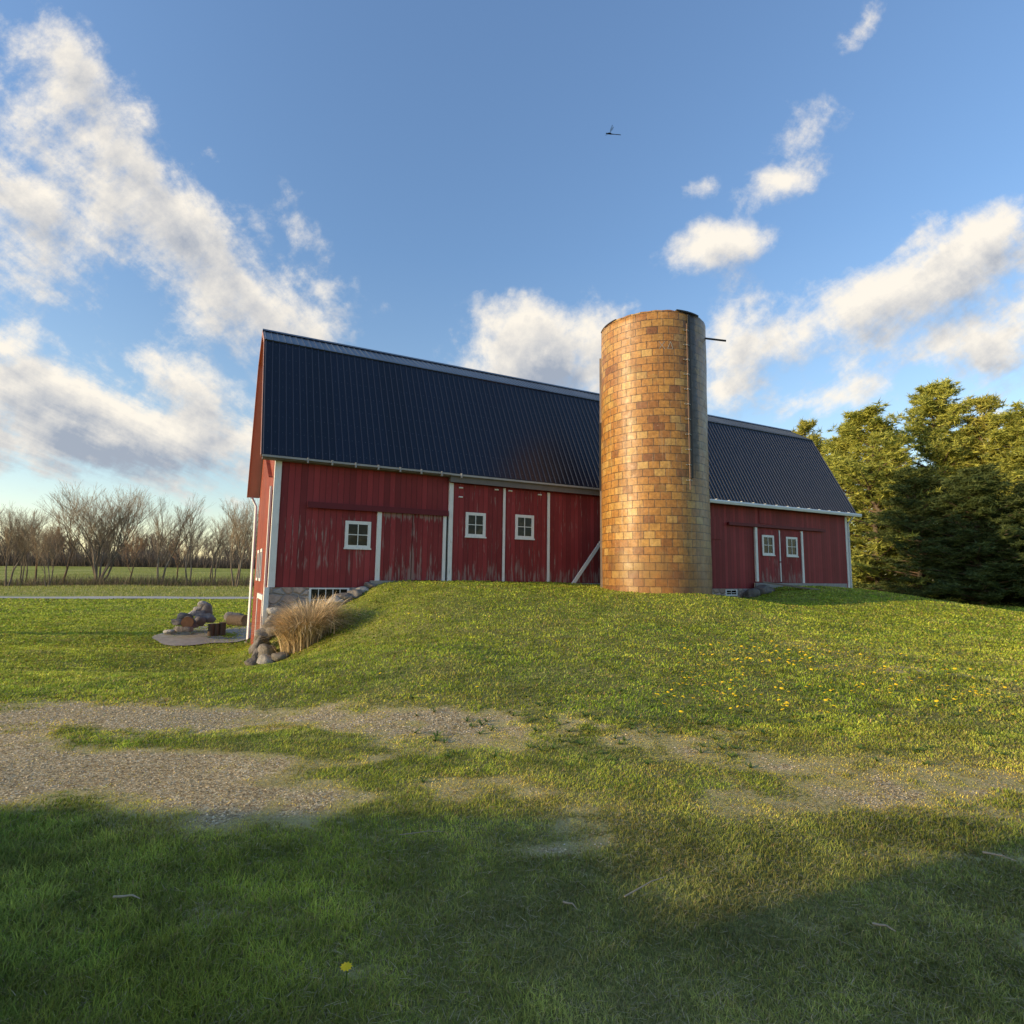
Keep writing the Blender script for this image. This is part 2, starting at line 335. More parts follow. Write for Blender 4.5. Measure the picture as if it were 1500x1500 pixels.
GB = [(300, 1088, 190, 12, -.45), (130, 1072, 110, 9, -.3), (400, 1105, 90, 9, -.5), (620, 1130, 140, 14, -.6), (560, 1190, 60, 16, -.5), (1000, 1150, 120, 14, -.3)]
def blobs(L):
    out = []
    for px, py, rx, ry, w in L:
        c = at(px, py, 1); k = -1.66/c.z; c = c*k
        e = ray(px, py-ry); e2 = ray(px, py+ry); ny = (-1.66/e.z - 1.66/-e2.z)/2 if False else (e.y*(-1.66/e.z) - e2.y*(-1.66/e2.z))/2
        out.append((c.x, c.y, rx/F_PX*c.y, abs(ny), w))
    return out
BL = [(a, b_, c, d, w*(.80 if a < 560 else .62)) for a, b_, c, d, w in BL]
BLW = blobs(BL) + blobs(GB)
def vnoise(x, y, sc, seed=0):
    X = x*sc + seed*17.3; Y = y*sc + seed*9.1; xi = np.floor(X); yi = np.floor(Y); fx = X-xi; fy = Y-yi; fx = fx*fx*(3-2*fx); fy = fy*fy*(3-2*fy)
    def h(a, b):
        q = np.sin(a*127.1+b*311.7+seed*74.7)*43758.5453; return q-np.floor(q)
    return (h(xi, yi)*(1-fx)+h(xi+1, yi)*fx)*(1-fy) + (h(xi, yi+1)*(1-fx)+h(xi+1, yi+1)*fx)*fy
def fbm(x, y, sc, seed=0, o=4):
    r = 0; a = .5; t = 0
    for i in range(o): r = r + a*vnoise(x, y, sc*2**i, seed+i); t += a; a *= .55
    return r/t
def bare(x, y):
    m = np.zeros_like(x)
    wx = x + (fbm(x, y, .9, 3)-.5)*1.0; wy = y + (fbm(x, y, .9, 5)-.5)*.8
    for cx_, cy_, rx, ry, w in BLW: m = m + w*np.exp(-(((wx-cx_)/rx)**2 + ((wy-cy_)/ry)**2))
    m = m + ((fbm(x, y, 1.2, 9)-.5)*1.0 + (fbm(x, y, 5.0, 13, 4)-.5)*1.5)*np.clip(m*2.2, 0, 1)*np.clip(1.5-m*.5, .35, 1)
    m = m - np.clip(fbm(x, y, 2.2, 17, 4)-.5, 0, 1)*2.6*np.clip(m, 0, 1)*np.clip(.35 + (x+3.5)/4, .35, 1)
    return np.clip(m, 0, 1.15)
def axis(lo, hi, c, d0, gr):
    a = [c]; d = d0
    while a[-1] < hi: a.append(a[-1]+d); d = d*gr if a[-1] > c+12 else d
    b = [c]; d = d0
    while b[-1] > lo: b.append(b[-1]-d); d = d*gr if b[-1] < c-12 else d
    return np.array(sorted(set(b[1:] + a)))
gx = axis(-3000, 3000, 0, .12, 1.045); gy = axis(-800, 4000, 9, .12, 1.04)
GX, GY = np.meshgrid(gx, gy); GZ = Hn(GX, GY)
V = np.stack([GX.ravel(), GY.ravel(), GZ.ravel()], 1); nx, ny = len(gx), len(gy)
i0 = (np.arange(ny-1)[:, None]*nx + np.arange(nx-1)[None]).ravel(); Fq = np.stack([i0, i0+1, i0+1+nx, i0+nx], 1)
def groundf(g, p):
    o = g.obj(); b = g.attr('bare').outputs['Fac']; x, y, z = g.xyz(o)
    dist = g.vm('LENGTH', o, out=1)
    n1 = g.noise(o, .35, 4); n2 = g.noise(o, 2.2, 5, .6); n3 = g.noise(o, 14, 5, .7); n4 = g.noise(o, 70, 4, .7)
    gr = g.ramp(g.m('ADD', g.m('MULTIPLY', n1, .5), g.m('MULTIPLY', n2, .5)), [(.3, (.13, .185, .02)), (.5, (.25, .29, .03)), (.7, (.42, .41, .06))])
    gr = g.vm('SCALE', gr, g.m('MULTIPLY_ADD', n3, 1.1, .45))
    near = g.ss(dist, 26, 12); gr = g.mix(g.m('MULTIPLY', near, .75), gr, g.vm('SCALE', (.20, .185, .075), g.m('MULTIPLY_ADD', n4, 1.4, .3)))
    # far fields
    fd = g.ramp(g.noise(g.vec(g.m('MULTIPLY', x, .3), y, 0), .18, 4), [(.3, (.16, .19, .03)), (.5, (.26, .28, .06)), (.7, (.36, .36, .12))])
    gr = g.mix(g.ss(g.m('SUBTRACT', y, g.m('MULTIPLY', x, .34)), 76, 79), gr, fd)
    v1 = g.n('ShaderNodeTexVoronoi'); g.put(v1.inputs['Vector'], o); v1.inputs['Scale'].default_value = 55
    v2 = g.n('ShaderNodeTexVoronoi'); g.put(v2.inputs['Vector'], o); v2.inputs['Scale'].default_value = 24
    r1 = g.xyz(v1.outputs['Color'])[0]
    gv = g.ramp(r1, [(0, (.32, .22, .11)), (.4, (.64, .49, .27)), (.75, (.80, .64, .37)), (1, (.90, .80, .56))])
    gv = g.vm('SCALE', gv, g.m('MULTIPLY', g.m('MULTIPLY_ADD', n2, .7, .65), g.m('MULTIPLY_ADD', g.ss(v1.outputs['Distance'], .6, .1), .5, .6)))
    bn = g.m('ADD', b, g.m('ADD', g.m('MULTIPLY', g.m('SUBTRACT', n3, .5), .8), g.m('MULTIPLY', g.m('SUBTRACT', n2, .5), .8)))
    th = g.vm('SCALE', (.46, .40, .17), g.m('MULTIPLY_ADD', n4, 1.3, .35))
    c = g.mix(g.ss(bn, .05, .3), gr, th); c = g.mix(g.ss(bn, .35, .85), c, gv)
    h = g.m('ADD', g.m('MULTIPLY', n3, .6), g.m('MULTIPLY', g.m('SUBTRACT', 1, v2.outputs['Distance']), .5))
    g.put(p.inputs['Normal'], g.bump(g.m('ADD', h, n4), .7, .03))
    return c
MAT['ground'] = mat('lawn_and_gravel', groundf, .95, .1)
ground = npmesh('ground', V, Fq, np.full(len(Fq), 4), MAT['ground'], smooth=True); tag(ground, kind='structure')
a_ = ground.data.attributes.new('bare', 'FLOAT', 'POINT'); bb = np.where((np.abs(V[:, 0]) < 16) & (V[:, 1] < 22) & (V[:, 1] > -2), bare(V[:, 0], V[:, 1]), 0).astype(np.float32); a_.data.foreach_set('value', bb)

# road: a strip laid on the ground
def strip(name, p0, p1, w, m, n=80, lift=.02, edge=None):
    p0, p1 = Vector(p0), Vector(p1); d = (p1-p0).normalized(); r = Vector((-d.y, d.x)); vs = []; K = 6
    for i in range(n+1):
        c = p0 + (p1-p0)*i/n
        for k in range(K+1):
            q = c + r*(k/K-.5)*w; vs.append((q.x, q.y))
    A = np.array(vs); Z = Hn(A[:, 0], A[:, 1]) + lift
    Vv = np.column_stack([A, Z]); i0 = (np.arange(n)[:, None]*(K+1) + np.arange(K)[None]).ravel()
    return npmesh(name, Vv, np.stack([i0, i0+K+1, i0+K+2, i0+1], 1), np.full(len(i0), 4), m, smooth=True)
MAT['road'] = mat('pale_road', noisy((.48, .45, .40), .15, .5, .2), .9, .2)
tag(strip('road', (-230, -4.5), (60, 94.5), 4.6, MAT['road'], 140, .05), kind='structure')
# gravel pad beside the barn
pc = at(322, 924, 26.8); pv = [(pc.x, pc.y)]
for k in range(40):
    a = 2*PI*k/40; rr = 1 + .12*math.sin(3*a+1) + .06*math.sin(7*a); pv.append((pc.x + 2.15*rr*math.cos(a), pc.y + 3.2*rr*math.sin(a)))
A = np.array(pv); Z = Hn(A[:, 0], A[:, 1]) + .035
MAT['gravelpad'] = mat('gravel_pad', noisy((.34, .31, .25), .4, 3, .6, 30), .95, .1)
tag(npmesh('gravel_pad', np.column_stack([A, Z]), [[0, k+1, (k+1) % 40+1] for k in range(40)], [3]*40, MAT['gravelpad']), kind='structure')

# ------------------------------------------------------------------ barn
L = 30.07; W = 7.33; WT = .1
EV, BK, RG, FB, FE = (-.34, 3.78), (2.16, 8.54), (3.665, 9.46), (5.17, 8.54), (7.67, 3.34)
barn = empty('barn', BO, TH); tag(barn, 'long red wooden gambrel barn with navy metal roof on a fieldstone foundation', 'barn')
b = MB(); b.box(0, L, 0, WT, -.45, 4.25); b.build('wall', MAT['siding'], barn)
b = MB(); b.box(0, L, W-WT, W, -3.3, 4.0); b.build('wall', MAT['siding'], barn)
gp = [(WT, -3.3), (W-WT, -3.3), (W-WT, 4.0), (5.1, 8.36), (3.665, 9.25), (2.23, 8.36), (WT, 4.3)]
b = MB(); b.prism(gp, .0, WT); b.build('wall', MAT['gable'], barn)
gp2 = [(y, max(z, -.9)) for y, z in gp]
b = MB(); b.prism(gp2, L-WT, L); b.build('wall', MAT['siding'], barn)
b = MB(); b.box(-.06, L, -.05, WT+.25, -3.4, -.455); b.build('foundation', MAT['fieldstone'], barn)
b = MB(); b.box(.1, L-.1, .4, W-.1, -3.2, -3.1); b.build('floor_slab', MAT['concrete'], barn)
RIBF = []
def slope(b, lo, hi, s0, s1, th=.05, pitch=.2286, h=.036):
    lo, hi = Vector((0,)+lo), Vector((0,)+hi); d = (hi-lo).normalized(); n = Vector((0, -d.z, d.y))
    if n.z < 0: n = -n
    xs = [(s0, 0)]; s = s0+.06
    while s < s1-.05: xs += [(s-.022, 0), (s-.010, h), (s+.010, h), (s+.022, 0)]; s += pitch
    xs.append((s1, 0)); vs = []; fs = []
    for x, hh in xs:
        for P in (lo, hi): q = P + n*hh; vs.append((x, q.y, q.z))
    for i in range(len(xs)-1):
        fs.append((2*i, 2*i+2, 2*i+3, 2*i+1))
        if xs[i][1] or xs[i+1][1]: RIBF.append(len(b.f)+len(fs)-1)
    b.add(vs, fs)
    q = [(s0, lo), (s1, lo), (s1, hi), (s0, hi)]; bot = [(x, (P-n*th).y, (P-n*th).z) for x, P in q]; top = [(x, P.y, P.z) for x, P in q]
    b.add(top+bot, [(4, 7, 6, 5), (0, 1, 5, 4), (1, 2, 6, 5), (3, 0, 4, 7)])
b = MB(); S0_, S1_ = -.487, L+.487
BKo = (BK[0]-.05, BK[1]-.095)
slope(b, EV, (BK[0]-.02, BK[1]-.038), S0_, S1_); slope(b, FE, (FB[0]+.02, FB[1]-.04), S0_, S1_); RIBL = list(RIBF); slope(b, (BK[0]-.07, BK[1]-.02), RG, S0_, S1_, h=.018); slope(b, (FB[0]+.07, FB[1]-.02), RG, S0_, S1_, h=.018)
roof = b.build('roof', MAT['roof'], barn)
MAT['rib'] = mat('sunlit_rib_paint', noisy((.015, .023, .046), .25, 3, .05), .4, .5); roof.data.materials.append(MAT['rib'])  # ribs coloured lighter to stand for sun on their flanks
for i in RIBL: roof.data.polygons[i].material_index = 1
b = MB(); b.add([(S0_-.01, 3.48, 9.40), (S0_-.01, 3.665, 9.53), (S0_-.01, 3.85, 9.40), (S1_+.01, 3.48, 9.40), (S1_+.01, 3.665, 9.53), (S1_+.01, 3.85, 9.40)], [(0, 3, 4, 1), (1, 4, 5, 2), (0, 1, 2), (3, 5, 4)])
b.build('ridge_cap', MAT['roof'], barn)
for x0, x1 in ((S0_+.01, -.005), (L+.005, S1_-.01)):
    b = MB(); pl = [EV, BK, RG, FB, FE]
    for (a, c) in zip(pl[:-1], pl[1:]):
        A_, C_ = Vector((0,)+a), Vector((0,)+c); d = (C_-A_).normalized(); n = Vector((0, -d.z, d.y)); n = -n if n.z > 0 else n
        q = [A_+n*.07, C_+n*.07, C_+n*.11, A_+n*.11]; b.prism([(k.y, k.z) for k in q], x0, x1)
    b.build('rake_soffit', MAT['trim_pink'], barn)
    xx = (x0-.03, x0) if x0 < 0 else (x1, x1+.03); b = MB()
    for (a, c) in zip(pl[:-1], pl[1:]):
        A_, C_ = Vector((0,)+a), Vector((0,)+c); d = (C_-A_).normalized(); n = Vector((0, -d.z, d.y)); n = -n if n.z > 0 else n
        q = [A_+n*.005, C_+n*.005, C_+n*.15, A_+n*.15]; b.prism([(k.y, k.z) for k in q], *xx)
    b.build('rake_trim', MAT['trim_pink'], barn)
b = MB(); b.box(S0_+.04, S1_-.04, -.30, -.004, 3.66, 3.72); b.build('soffit', MAT['trackgrey'], barn)
b = MB(); b.box(S0_+.02, 6.0, -.40, -.33, 3.70, 3.765)
for k in range(8): b.box(.9+k*.78, .95+k*.78, -.43, -.32, 3.62, 3.79)
b.build('gutter', MAT['gutter'], barn)
b = MB(); b.box(6.0, 18.5, -.38, -.33, 3.69, 3.76); b.build('gutter', MAT['gutter'], barn)
b = MB(); b.box(6.02, 14.6, -.24, -.02, 3.50, 3.655); b.box(6.0, 14.6, -.27, -.24, 3.46, 3.66); b.build('door_track', MAT['trackgrey'], barn)
b = MB(); b.prism([(-.45, 3.60), (-.33, 3.60), (-.33, 3.77), (-.46, 3.77), (-.48, 3.70)], 18.0, S1_+.25)
for k in range(14): b.box(18.6+k*.85, 18.64+k*.85, -.49, -.33, 3.775, 3.80)
b.build('gutter', MAT['white_metal'], barn)
b = MB(); b.tube([(L+.1, -.38, 3.6), (L+.12, -.2, 3.4), (L+.08, -.06, 3.2)], .05, 8); b.tube([(L+.08, -.06, 3.2), (L+.08, -.06, -.5)], .05, 8); b.build('downspout', MAT['white_metal'], barn)
b = MB(); b.tube([(-.3, W+.25, 3.3), (-.12, W+.08, 2.9), (-.12, W+.08, -2.8), (-.2, W+.0, -2.95)], .055, 8); b.build('downspout', MAT['white_metal'], barn)
# corner boards
b = MB(); b.box(-.035, .17, -.035, -.003, -.45, 3.655); b.box(-.035, -.003, -.003, .16, -.45, 3.9); b.build('corner_board', MAT['white'], barn)
b = MB(); b.box(L-.14, L+.03, -.035, -.003, -.5, 3.6); b.build('corner_board', MAT['white'], barn)
# gable side: loft door frame, windows and the lower door
b = MB(); b.box(-.10, -.04, .55, .75, -1.4, 2.9); b.build('door_frame', MAT['white'], barn)
b = MB(); b.box(-.08, -.003, .80, 2.3, -.4, 2.8); b.build('door', MAT['gable'], barn)
for t in (3.0, 4.6): 
    b = MB(); b.box(-.07, -.003, t, t+.12, -.3, .9); b.box(-.07, -.003, t+.7, t+.82, -.3, .9); b.box(-.07, -.003, t+.12, t+.7, .78, .9); b.box(-.07, -.003, t+.12, t+.7, -.3, -.2)
    w = b.build('window', MAT['white'], barn); q = MB(); q.box(-.03, -.004, t+.12, t+.7, -.2, .78); q.build('pane', MAT['glass'], w)
b = MB(); b.box(-.09, -.003, 1.2, 1.38, -2.95, -.75); b.box(-.09, -.003, 3.6, 3.78, -2.95, -.75); b.box(-.09, -.003, 1.38, 3.6, -.92, -.75); b.build('door_frame', MAT['white'], barn)
b = MB(); b.box(-.06, -.004, 1.38, 3.6, -2.95, -.92); b.build('door', MAT['gable'], barn)
b = MB(); b.bar((-.05, 1.2, 3.3), (-.05, 3.4, 4.4), .03, .16, (1, 0, 0)); b.build('brace_board', MAT['gable'], barn)
b = MB(); b.box(-.14, .0, -.14, -.04, -2.2, -.46); b.build('corner_post', MAT['white'], barn)
# doors and posts on the long side
def post(s0, s1, z0, z1, y=-.09):
    q = MB(); q.box(s0, s1, y, -.003 if y > -.12 else y+.06, z0, z1); q.build('door_post', MAT['white'], barn, bevel=.004)
def door(s0, s1, z0, z1, y=-.055, label=None):
    q = MB(); q.box(s0, s1, y, y+.05, z0, z1); o = q.build('door', MAT['door'], barn); 
    if label: o['label'] = label
    return o
def window(s0, s1, z0, z1, y=-.06, nx=2, nz=2, fw=.11):
    q = MB(); q.box(s0, s0+fw, y-.035, y, z0, z1); q.box(s1-fw, s1, y-.035, y, z0, z1); q.box(s0+fw, s1-fw, y-.035, y, z1-fw, z1); q.box(s0+fw, s1-fw, y-.035, y, z0, z0+fw)
    q.box(s0-.03, s1+.03, y-.06, y-.036, z0-.035, z0+.02)
    for k in range(1, nx): c = s0+fw+(s1-s0-2*fw)*k/nx; q.box(c-.014, c+.014, y-.026, y-.004, z0+fw, z1-fw)
    for k in range(1, nz): c = z0+fw+(z1-z0-2*fw)*k/nz; q.box(s0+fw, s1-fw, y-.024, y-.005, c-.014, c+.014)
    w = q.build('window', MAT['white'], barn); q = MB(); q.box(s0+fw, s1-fw, y-.004, y+.008, z0+fw, z1-fw); q.build('pane', MAT['glass'], w)
def vtrim(c, z0, z1, y): pass
window(2.30, 3.18, .88, 1.82, -.003)
door(3.53, 4.66, -.2, 2.22); door(4.68, 5.82, -.18, 2.22)
post(3.38, 3.53, -.25, 2.26); post(5.83, 5.95, -.2, 2.30)
b = MB(); b.box(5.955, 6.04, -.012, -.004, -.15, 2.2); b.build('door_gap', MAT['dark'], barn)
b = MB(); b.box(1.02, 6.0, -.14, -.02, 2.26, 2.36); b.box(1.02, 6.0, -.16, -.135, 2.18, 2.38); b.build('door_track', MAT['red_trim'], barn)
post(6.04, 6.20, -.22, 3.45, -.10)
door(6.21, 8.29, -.2, 3.45); door(8.41, 10.31, -.2, 3.42)
post(8.30, 8.40, -.2, 3.44, -.08); post(10.32, 10.43, -.2, 3.42, -.08)
door(10.44, 13.9, -.22, 3.42, -.045)
window(6.72, 7.55, 1.46, 2.39); window(8.84, 9.68, 1.48, 2.43)
for s_, z_ in ((6.5, 3.3), (6.5, 2.95), (8.0, 3.35), (8.6, 3.35), (9.95, 3.3)):
    q = MB(); q.tube([(s_-.08, -.075, z_), (s_+.08, -.075, z_)], .03, 8); q.build('door_hanger', MAT['white'], barn)
b = MB(); b.box(3.2, 6.6, -.22, -.052, -.95, -.21); b.build('door_sill', MAT['concrete'], barn, bevel=.02)
b = MB(); b.box(10.5, 13.9, -.16, -.06, -.7, -.24); b.build('door_sill', MAT['concrete'], barn, bevel=.02)
# basement windows
def bwin(s0, s1, z0, z1, n, m=None):
    q = MB(); f = .07; y = -.052
    q.box(s0, s0+f, y-.03, y, z0, z1); q.box(s1-f, s1, y-.03, y, z0, z1); q.box(s0+f, s1-f, y-.03, y, z1-.04, z1); q.box(s0+f, s1-f, y-.03, y, z0, z0+f)
    for k in range(1, n): c = s0+f+(s1-s0-2*f)*k/n; q.box(c-.011, c+.011, y-.02, y-.004, z0+f, z1-.04)
    c = (z0+z1)/2; q.box(s0+f, s1-f, y-.018, y-.005, c-.011, c+.011)
    w = q.build('window', MAT['white'], barn); q = MB(); q.box(s0+f, s1-f, y-.004, y+.006, z0+f, z1-.04); q.build('pane', MAT['glass'], w)
bwin(1.22, 2.52, -1.25, -.47, 5); bwin(20.3, 21.1, -.80, -.50, 2)
# right-hand doors
door(22.64, 24.27, -.12, 2.56); door(24.36, 25.99, -.14, 2.54)
post(22.47, 22.63, -.1, 2.62, -.10); post(24.28, 24.35, .95, 2.55, -.08); post(24.29, 24.35, -.1, .88, -.08); post(26.0, 26.14, -.15, 2.58, -.10)
window(22.98, 23.86, 1.24, 2.26); window(24.80, 25.68, 1.22, 2.24)
b = MB(); b.box(20.6, 28.0, -.15, -.02, 2.64, 2.78); b.build('door_track', MAT['red_trim'], barn)
b = MB(); b.box(19.2, 20.2, -.035, -.003, 1.9, 3.0); b.build('hatch', MAT['siding'], barn); b = MB(); b.box(22.9, 23.9, -.03, -.003, 2.85, 3.55); b.build('hatch', MAT['siding'], barn)
b = MB(); b.box(22.3, 29.6, -.18, -.055, -.8, -.16); b.build('door_sill', MAT['concrete'], barn, bevel=.02)

# ------------------------------------------------------------------ silo
SCN = Vector((5.57, 22.20, 0)); sb = -.75; silo = empty('silo', (SCN.x, SCN.y, 0), math.atan2(-SCN.y, -SCN.x)+.35+math.radians(0)); tag(silo, 'tall round silo of glazed amber tile blocks standing against the red barn', 'silo')
# local angle 0 points to the camera side (turned .35), + is clockwise seen by us (left)
silo.rotation_euler[2] = math.atan2(-SCN.y, -SCN.x)
V_ = []; Fc = []; NSEG = 96; zs = list(np.arange(sb, 9.84, HB/2)); nz_ = len(zs)
topz = [9.84 + .05*math.sin(k*.9)*0 + (-.04 if (k//4) % 9 == 2 else 0) + .012*math.sin(k*1.7) for k in range(NSEG)]
for i, z in enumerate(zs):
    for k in range(NSEG):
        a = 2*PI*k/NSEG; r = RC + .012*math.sin(a*5+z*.7) + .006*math.sin(z*3.1+a*9); zz = min(z, topz[k]) if i < nz_-1 else topz[k]
        V_.append((r*math.cos(a), r*math.sin(a), zz))
for i in range(nz_-1):
    for k in range(NSEG): Fc.append((i*NSEG+k, i*NSEG+(k+1) % NSEG, (i+1)*NSEG+(k+1) % NSEG, (i+1)*NSEG+k))
bi = len(V_)
for k in range(NSEG): a = 2*PI*k/NSEG; V_.append(((RC-.12)*math.cos(a), (RC-.12)*math.sin(a), topz[k]))
for k in range(NSEG): a = 2*PI*k/NSEG; V_.append(((RC-.12)*math.cos(a), (RC-.12)*math.sin(a), sb))
tb = (nz_-1)*NSEG
for k in range(NSEG):
    j = (k+1) % NSEG; Fc.append((tb+k, tb+j, bi+j, bi+k)); Fc.append((bi+k, bi+j, bi+NSEG+j, bi+NSEG+k))
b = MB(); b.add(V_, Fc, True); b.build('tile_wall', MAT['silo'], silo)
def arcstrip(a0, a1, r0, r1, z0, z1, n=16):
    vs = []; fs = []
    for i in range(n+1):
        a = a0+(a1-a0)*i/n; ca, sa = math.cos(a), math.sin(a)
        vs += [(r0*ca, r0*sa, z0), (r1*ca, r1*sa, z0), (r1*ca, r1*sa, z1), (r0*ca, r0*sa, z1)]
    for i in range(n):
        for k in range(4): fs.append((4*i+k, 4*i+(k+1) % 4, 4*i+4+(k+1) % 4, 4*i+4+k))
    fs += [(0, 1, 2, 3), (4*n+3, 4*n+2, 4*n+1, 4*n)]; return vs, fs
# + local angle = to the left as seen from the camera? decided by the frame: x axis towards camera, y axis to the camera's right
for a0, a1, h in ((-1.35, -.72, .05), (.45, .98, .08)):
    b = MB(); b.add(*arcstrip(a0, a1, RC-.13, RC+.025, 9.835, 9.85+h*.5)); b.build('rim_flashing', MAT['dark'], silo)
b = MB(); pr = RC+.10; pa = .62
P0 = (pr*math.cos(pa), pr*math.sin(pa)); b.tube([(P0[0], P0[1], 9.35), (P0[0], P0[1], 3.15)], .022, 8)
pipe = b.build('pipe', mat('rusty_pipe', noisy((.15, .09, .06), .4, 4, .3), .6, .3), silo)
for k in range(11):
    z = 9.1-k*.56; b = MB(); b.bar(((RC-.02)*math.cos(pa), (RC-.02)*math.sin(pa), z), ((pr+.04)*math.cos(pa), (pr+.04)*math.sin(pa), z), .05, .022); b.bar(((RC+.06)*math.cos(pa+.06), (RC+.06)*math.sin(pa+.06), z), ((RC+.06)*math.cos(pa-.06), (RC+.06)*math.sin(pa-.06), z), .03, .022); b.build('bracket', MAT['gutter'], pipe)
b = MB()
b.add(*arcstrip(pa+.05, pa+.10, RC-.01, RC+.045, 3.6, 9.75, 3)); b.build('frame_strip', MAT['dark'], silo)
b = MB(); b.bar(((RC-.2)*math.cos(1.35), (RC-.2)*math.sin(1.35), 9.32), ((RC+.75)*math.cos(1.42), (RC+.75)*math.sin(1.42), 9.10), .05, .06); b.build('rod', MAT['dark'], silo)
# chute on the barn side: weathered boards, stepping in towards the foot
for z0, z1, a0, a1, o_, mk in ((6.2, 8.9, -2.05, -1.50, .07, 'wood_grey'), (3.4, 6.2, -2.0, -1.5, .09, 'dark'), (-.6, 3.4, -2.0, -1.44, .07, 'wood_grey')):
    b = MB(); b.add(*arcstrip(a0, a1, RC-.02, RC+o_, z0, z1, 6)); b.build('chute_board', MAT[mk], silo)
# painted marks on the tile
b = MB()
for (u0, v0, u1, v1) in ((0, 0, .2, .28), (.2, 0, 0, .28), (.3, 0, .42, .28), (.42, .28, .5, 0), (.32, 0, .5, 0)):
    A1 = .12+u0/RC; A2 = .12+u1/RC; rr_ = RC+.012
    b.bar((rr_*math.cos(A1), rr_*math.sin(A1), 8.35+v0), (rr_*math.cos(A2), rr_*math.sin(A2), 8.35+v1), .016, .004, (1, 0, 0))
b.build('chalk_mark', MAT['concrete'], silo)

# board leaning against the silo foot
b = MB(); A1 = Wp(11.4, -.28, -.30); A2 = Wp(12.92, -.16, 1.50)
ld = empty('leaning_board', A1); b = MB(); b.bar((0, 0, 0), A2-A1, .15, .05, BN); o = b.build('leaning_board', MAT['white'], None, bevel=.005); bpy.data.objects.remove(ld); o.location = A1
tag(o, 'white painted board leaning diagonally against the barn wall beside the silo', 'board')

# ------------------------------------------------------------------ rocks and logs
import bmesh
def rock(name, loc, sx, sy, sz, seed, m, label, cat='rock', group=None, rz=0, sub=3):
    bm = bmesh.new(); bmesh.ops.create_icosphere(bm, subdivisions=sub, radius=1)
    off = Vector((seed*3.17, seed*1.3, seed*.7))
    rk = random.Random(seed*13+5); PLN = [(Vector((rk.gauss(0, 1), rk.gauss(0, 1), rk.gauss(0, 1))).normalized(), rk.uniform(.5, .85)) for _ in range(9)]
    for v in bm.verts:
        n = v.co.normalized(); d = 1 + .42*mn.noise(n*1.2+off) + .22*mn.noise(n*2.8+off) + .09*mn.noise(n*6+off)
        c = n*d
        for pn, pd in PLN:
            t_ = c.dot(pn)-pd
            if t_ > 0: c = c - pn*t_*.88
        c = c*1.15; c.x = max(-.8, min(.85, c.x)) if seed % 2 else c.x; c.z = max(-.55, c.z); v.co = Vector((c.x*sx, c.y*sy, c.z*sz))
    for f in bm.faces: f.smooth = True
    me = bpy.data.meshes.new(name); bm.to_mesh(me); bm.free(); me.materials.append(m)
    o = bpy.data.objects.new(name, me); COL.objects.link(o); o.location = loc; o.rotation_euler = (0, 0, rz)
    return tag(o, label, cat, group)
R1, R2 = MAT['rock'], MAT['rock_light']
# stack of boulders on the gravel pad: (px, py, depth, size)
g1 = 'boulders piled on the gravel pad'
PILE = [(268, 922, 24.8, .62, .30, .20, R1, 'flat grey slab of rock at the front left foot of the pile'), (262, 912, 25.6, .36, .3, .26, R1, 'small brown rock on the left edge of the pile behind the flat slab'),
        (279, 915, 25.6, .45, .4, .3, R1, 'rounded rock above the flat slab in the pile'), (272, 905, 26.2, .40, .4, .30, R1, 'grey rock on the upper left shoulder of the pile'),
        (284, 899, 26.5, .42, .38, .24, R2, 'pale flat rock in the middle of the pile'), (296, 902, 26.4, .40, .4, .30, R1, 'dark rock in the middle of the pile below the top stones'),
        (290, 893, 26.6, .30, .28, .22, R2, 'small pale rock just under the top of the pile'), (296, 887, 26.7, .34, .3, .26, R2, 'pale boulder topmost on the pile'),
        (303, 895, 26.7, .32, .35, .38, R1, 'tall dark rock on the right of the pile top'), (305, 907, 26.3, .42, .4, .32, R1, 'dark rock at the right foot of the pile by the stumps'), (291, 912, 25.9, .4, .36, .34, R1, 'brown rock in the lower middle of the pile')]
for i, (px, py, Y, sx, sy, sz, m, lb) in enumerate(PILE):
    p = at(px, py, Y); rock('rock', p, sx*.75, sy*.75, sz*.78, i+1, m, lb, 'rock', g1, i*.7)
rock('rock', at(248, 925, 25.2), .3, .25, .1, 77, R2, 'flat pale stone lying alone in grass left of the rock pile')
def logobj(p, d, r, ln, label, cat='log'):
    e = empty('log' if abs(d.z) < .5 else 'tree_stump', p); q = MB(); d = d.normalized()
    q.tube([-d*ln/2, -d*ln*.2, d*ln*.2, d*ln/2], [r, r*.97, r*.98, r*1.03], 14, False); q.build('bark', MAT['bark'], e)
    for s_ in (-1, 1):
        q = MB(); u = Vector((0, 0, 1)) if abs(d.z) < .9 else Vector((1, 0, 0)); a = d.cross(u).normalized(); c = a.cross(d)
        q.add([d*s_*ln/2*1.0 + (a*math.cos(2*PI*k/14)+c*math.sin(2*PI*k/14))*r*.99 for k in range(14)], [tuple(range(14))]); q.build('cut_end', MAT['cutwood'], e)
    tag(e, label, cat)
def onground(p, h): return Vector((p.x, p.y, H(p.x, p.y)+h))
logobj(at(275, 911, 25.0), Vector((.5, -1, 0)), .24, .7, 'short round log lying with its cut end forward in the rock pile')
for px, Y, r, h, lb in ((310, 25.6, .14, .52, 'brown stump standing beside the rock pile, leftmost of the stumps'), (318, 25.7, .10, .52, 'pale narrow stump between two darker stumps'), (326, 25.9, .15, .55, 'wide grey stump at the right end of the stump row')):
    p = at(px, 915, Y); logobj(onground(p, h/2), Vector((0, 0, 1)), r, h, lb, 'stump')
p = at(348, 912, 28.5); logobj(onground(p, .26), Vector((1, -.35, 0)), .27, .95, 'thick dark log lying on the gravel pad near the barn corner')
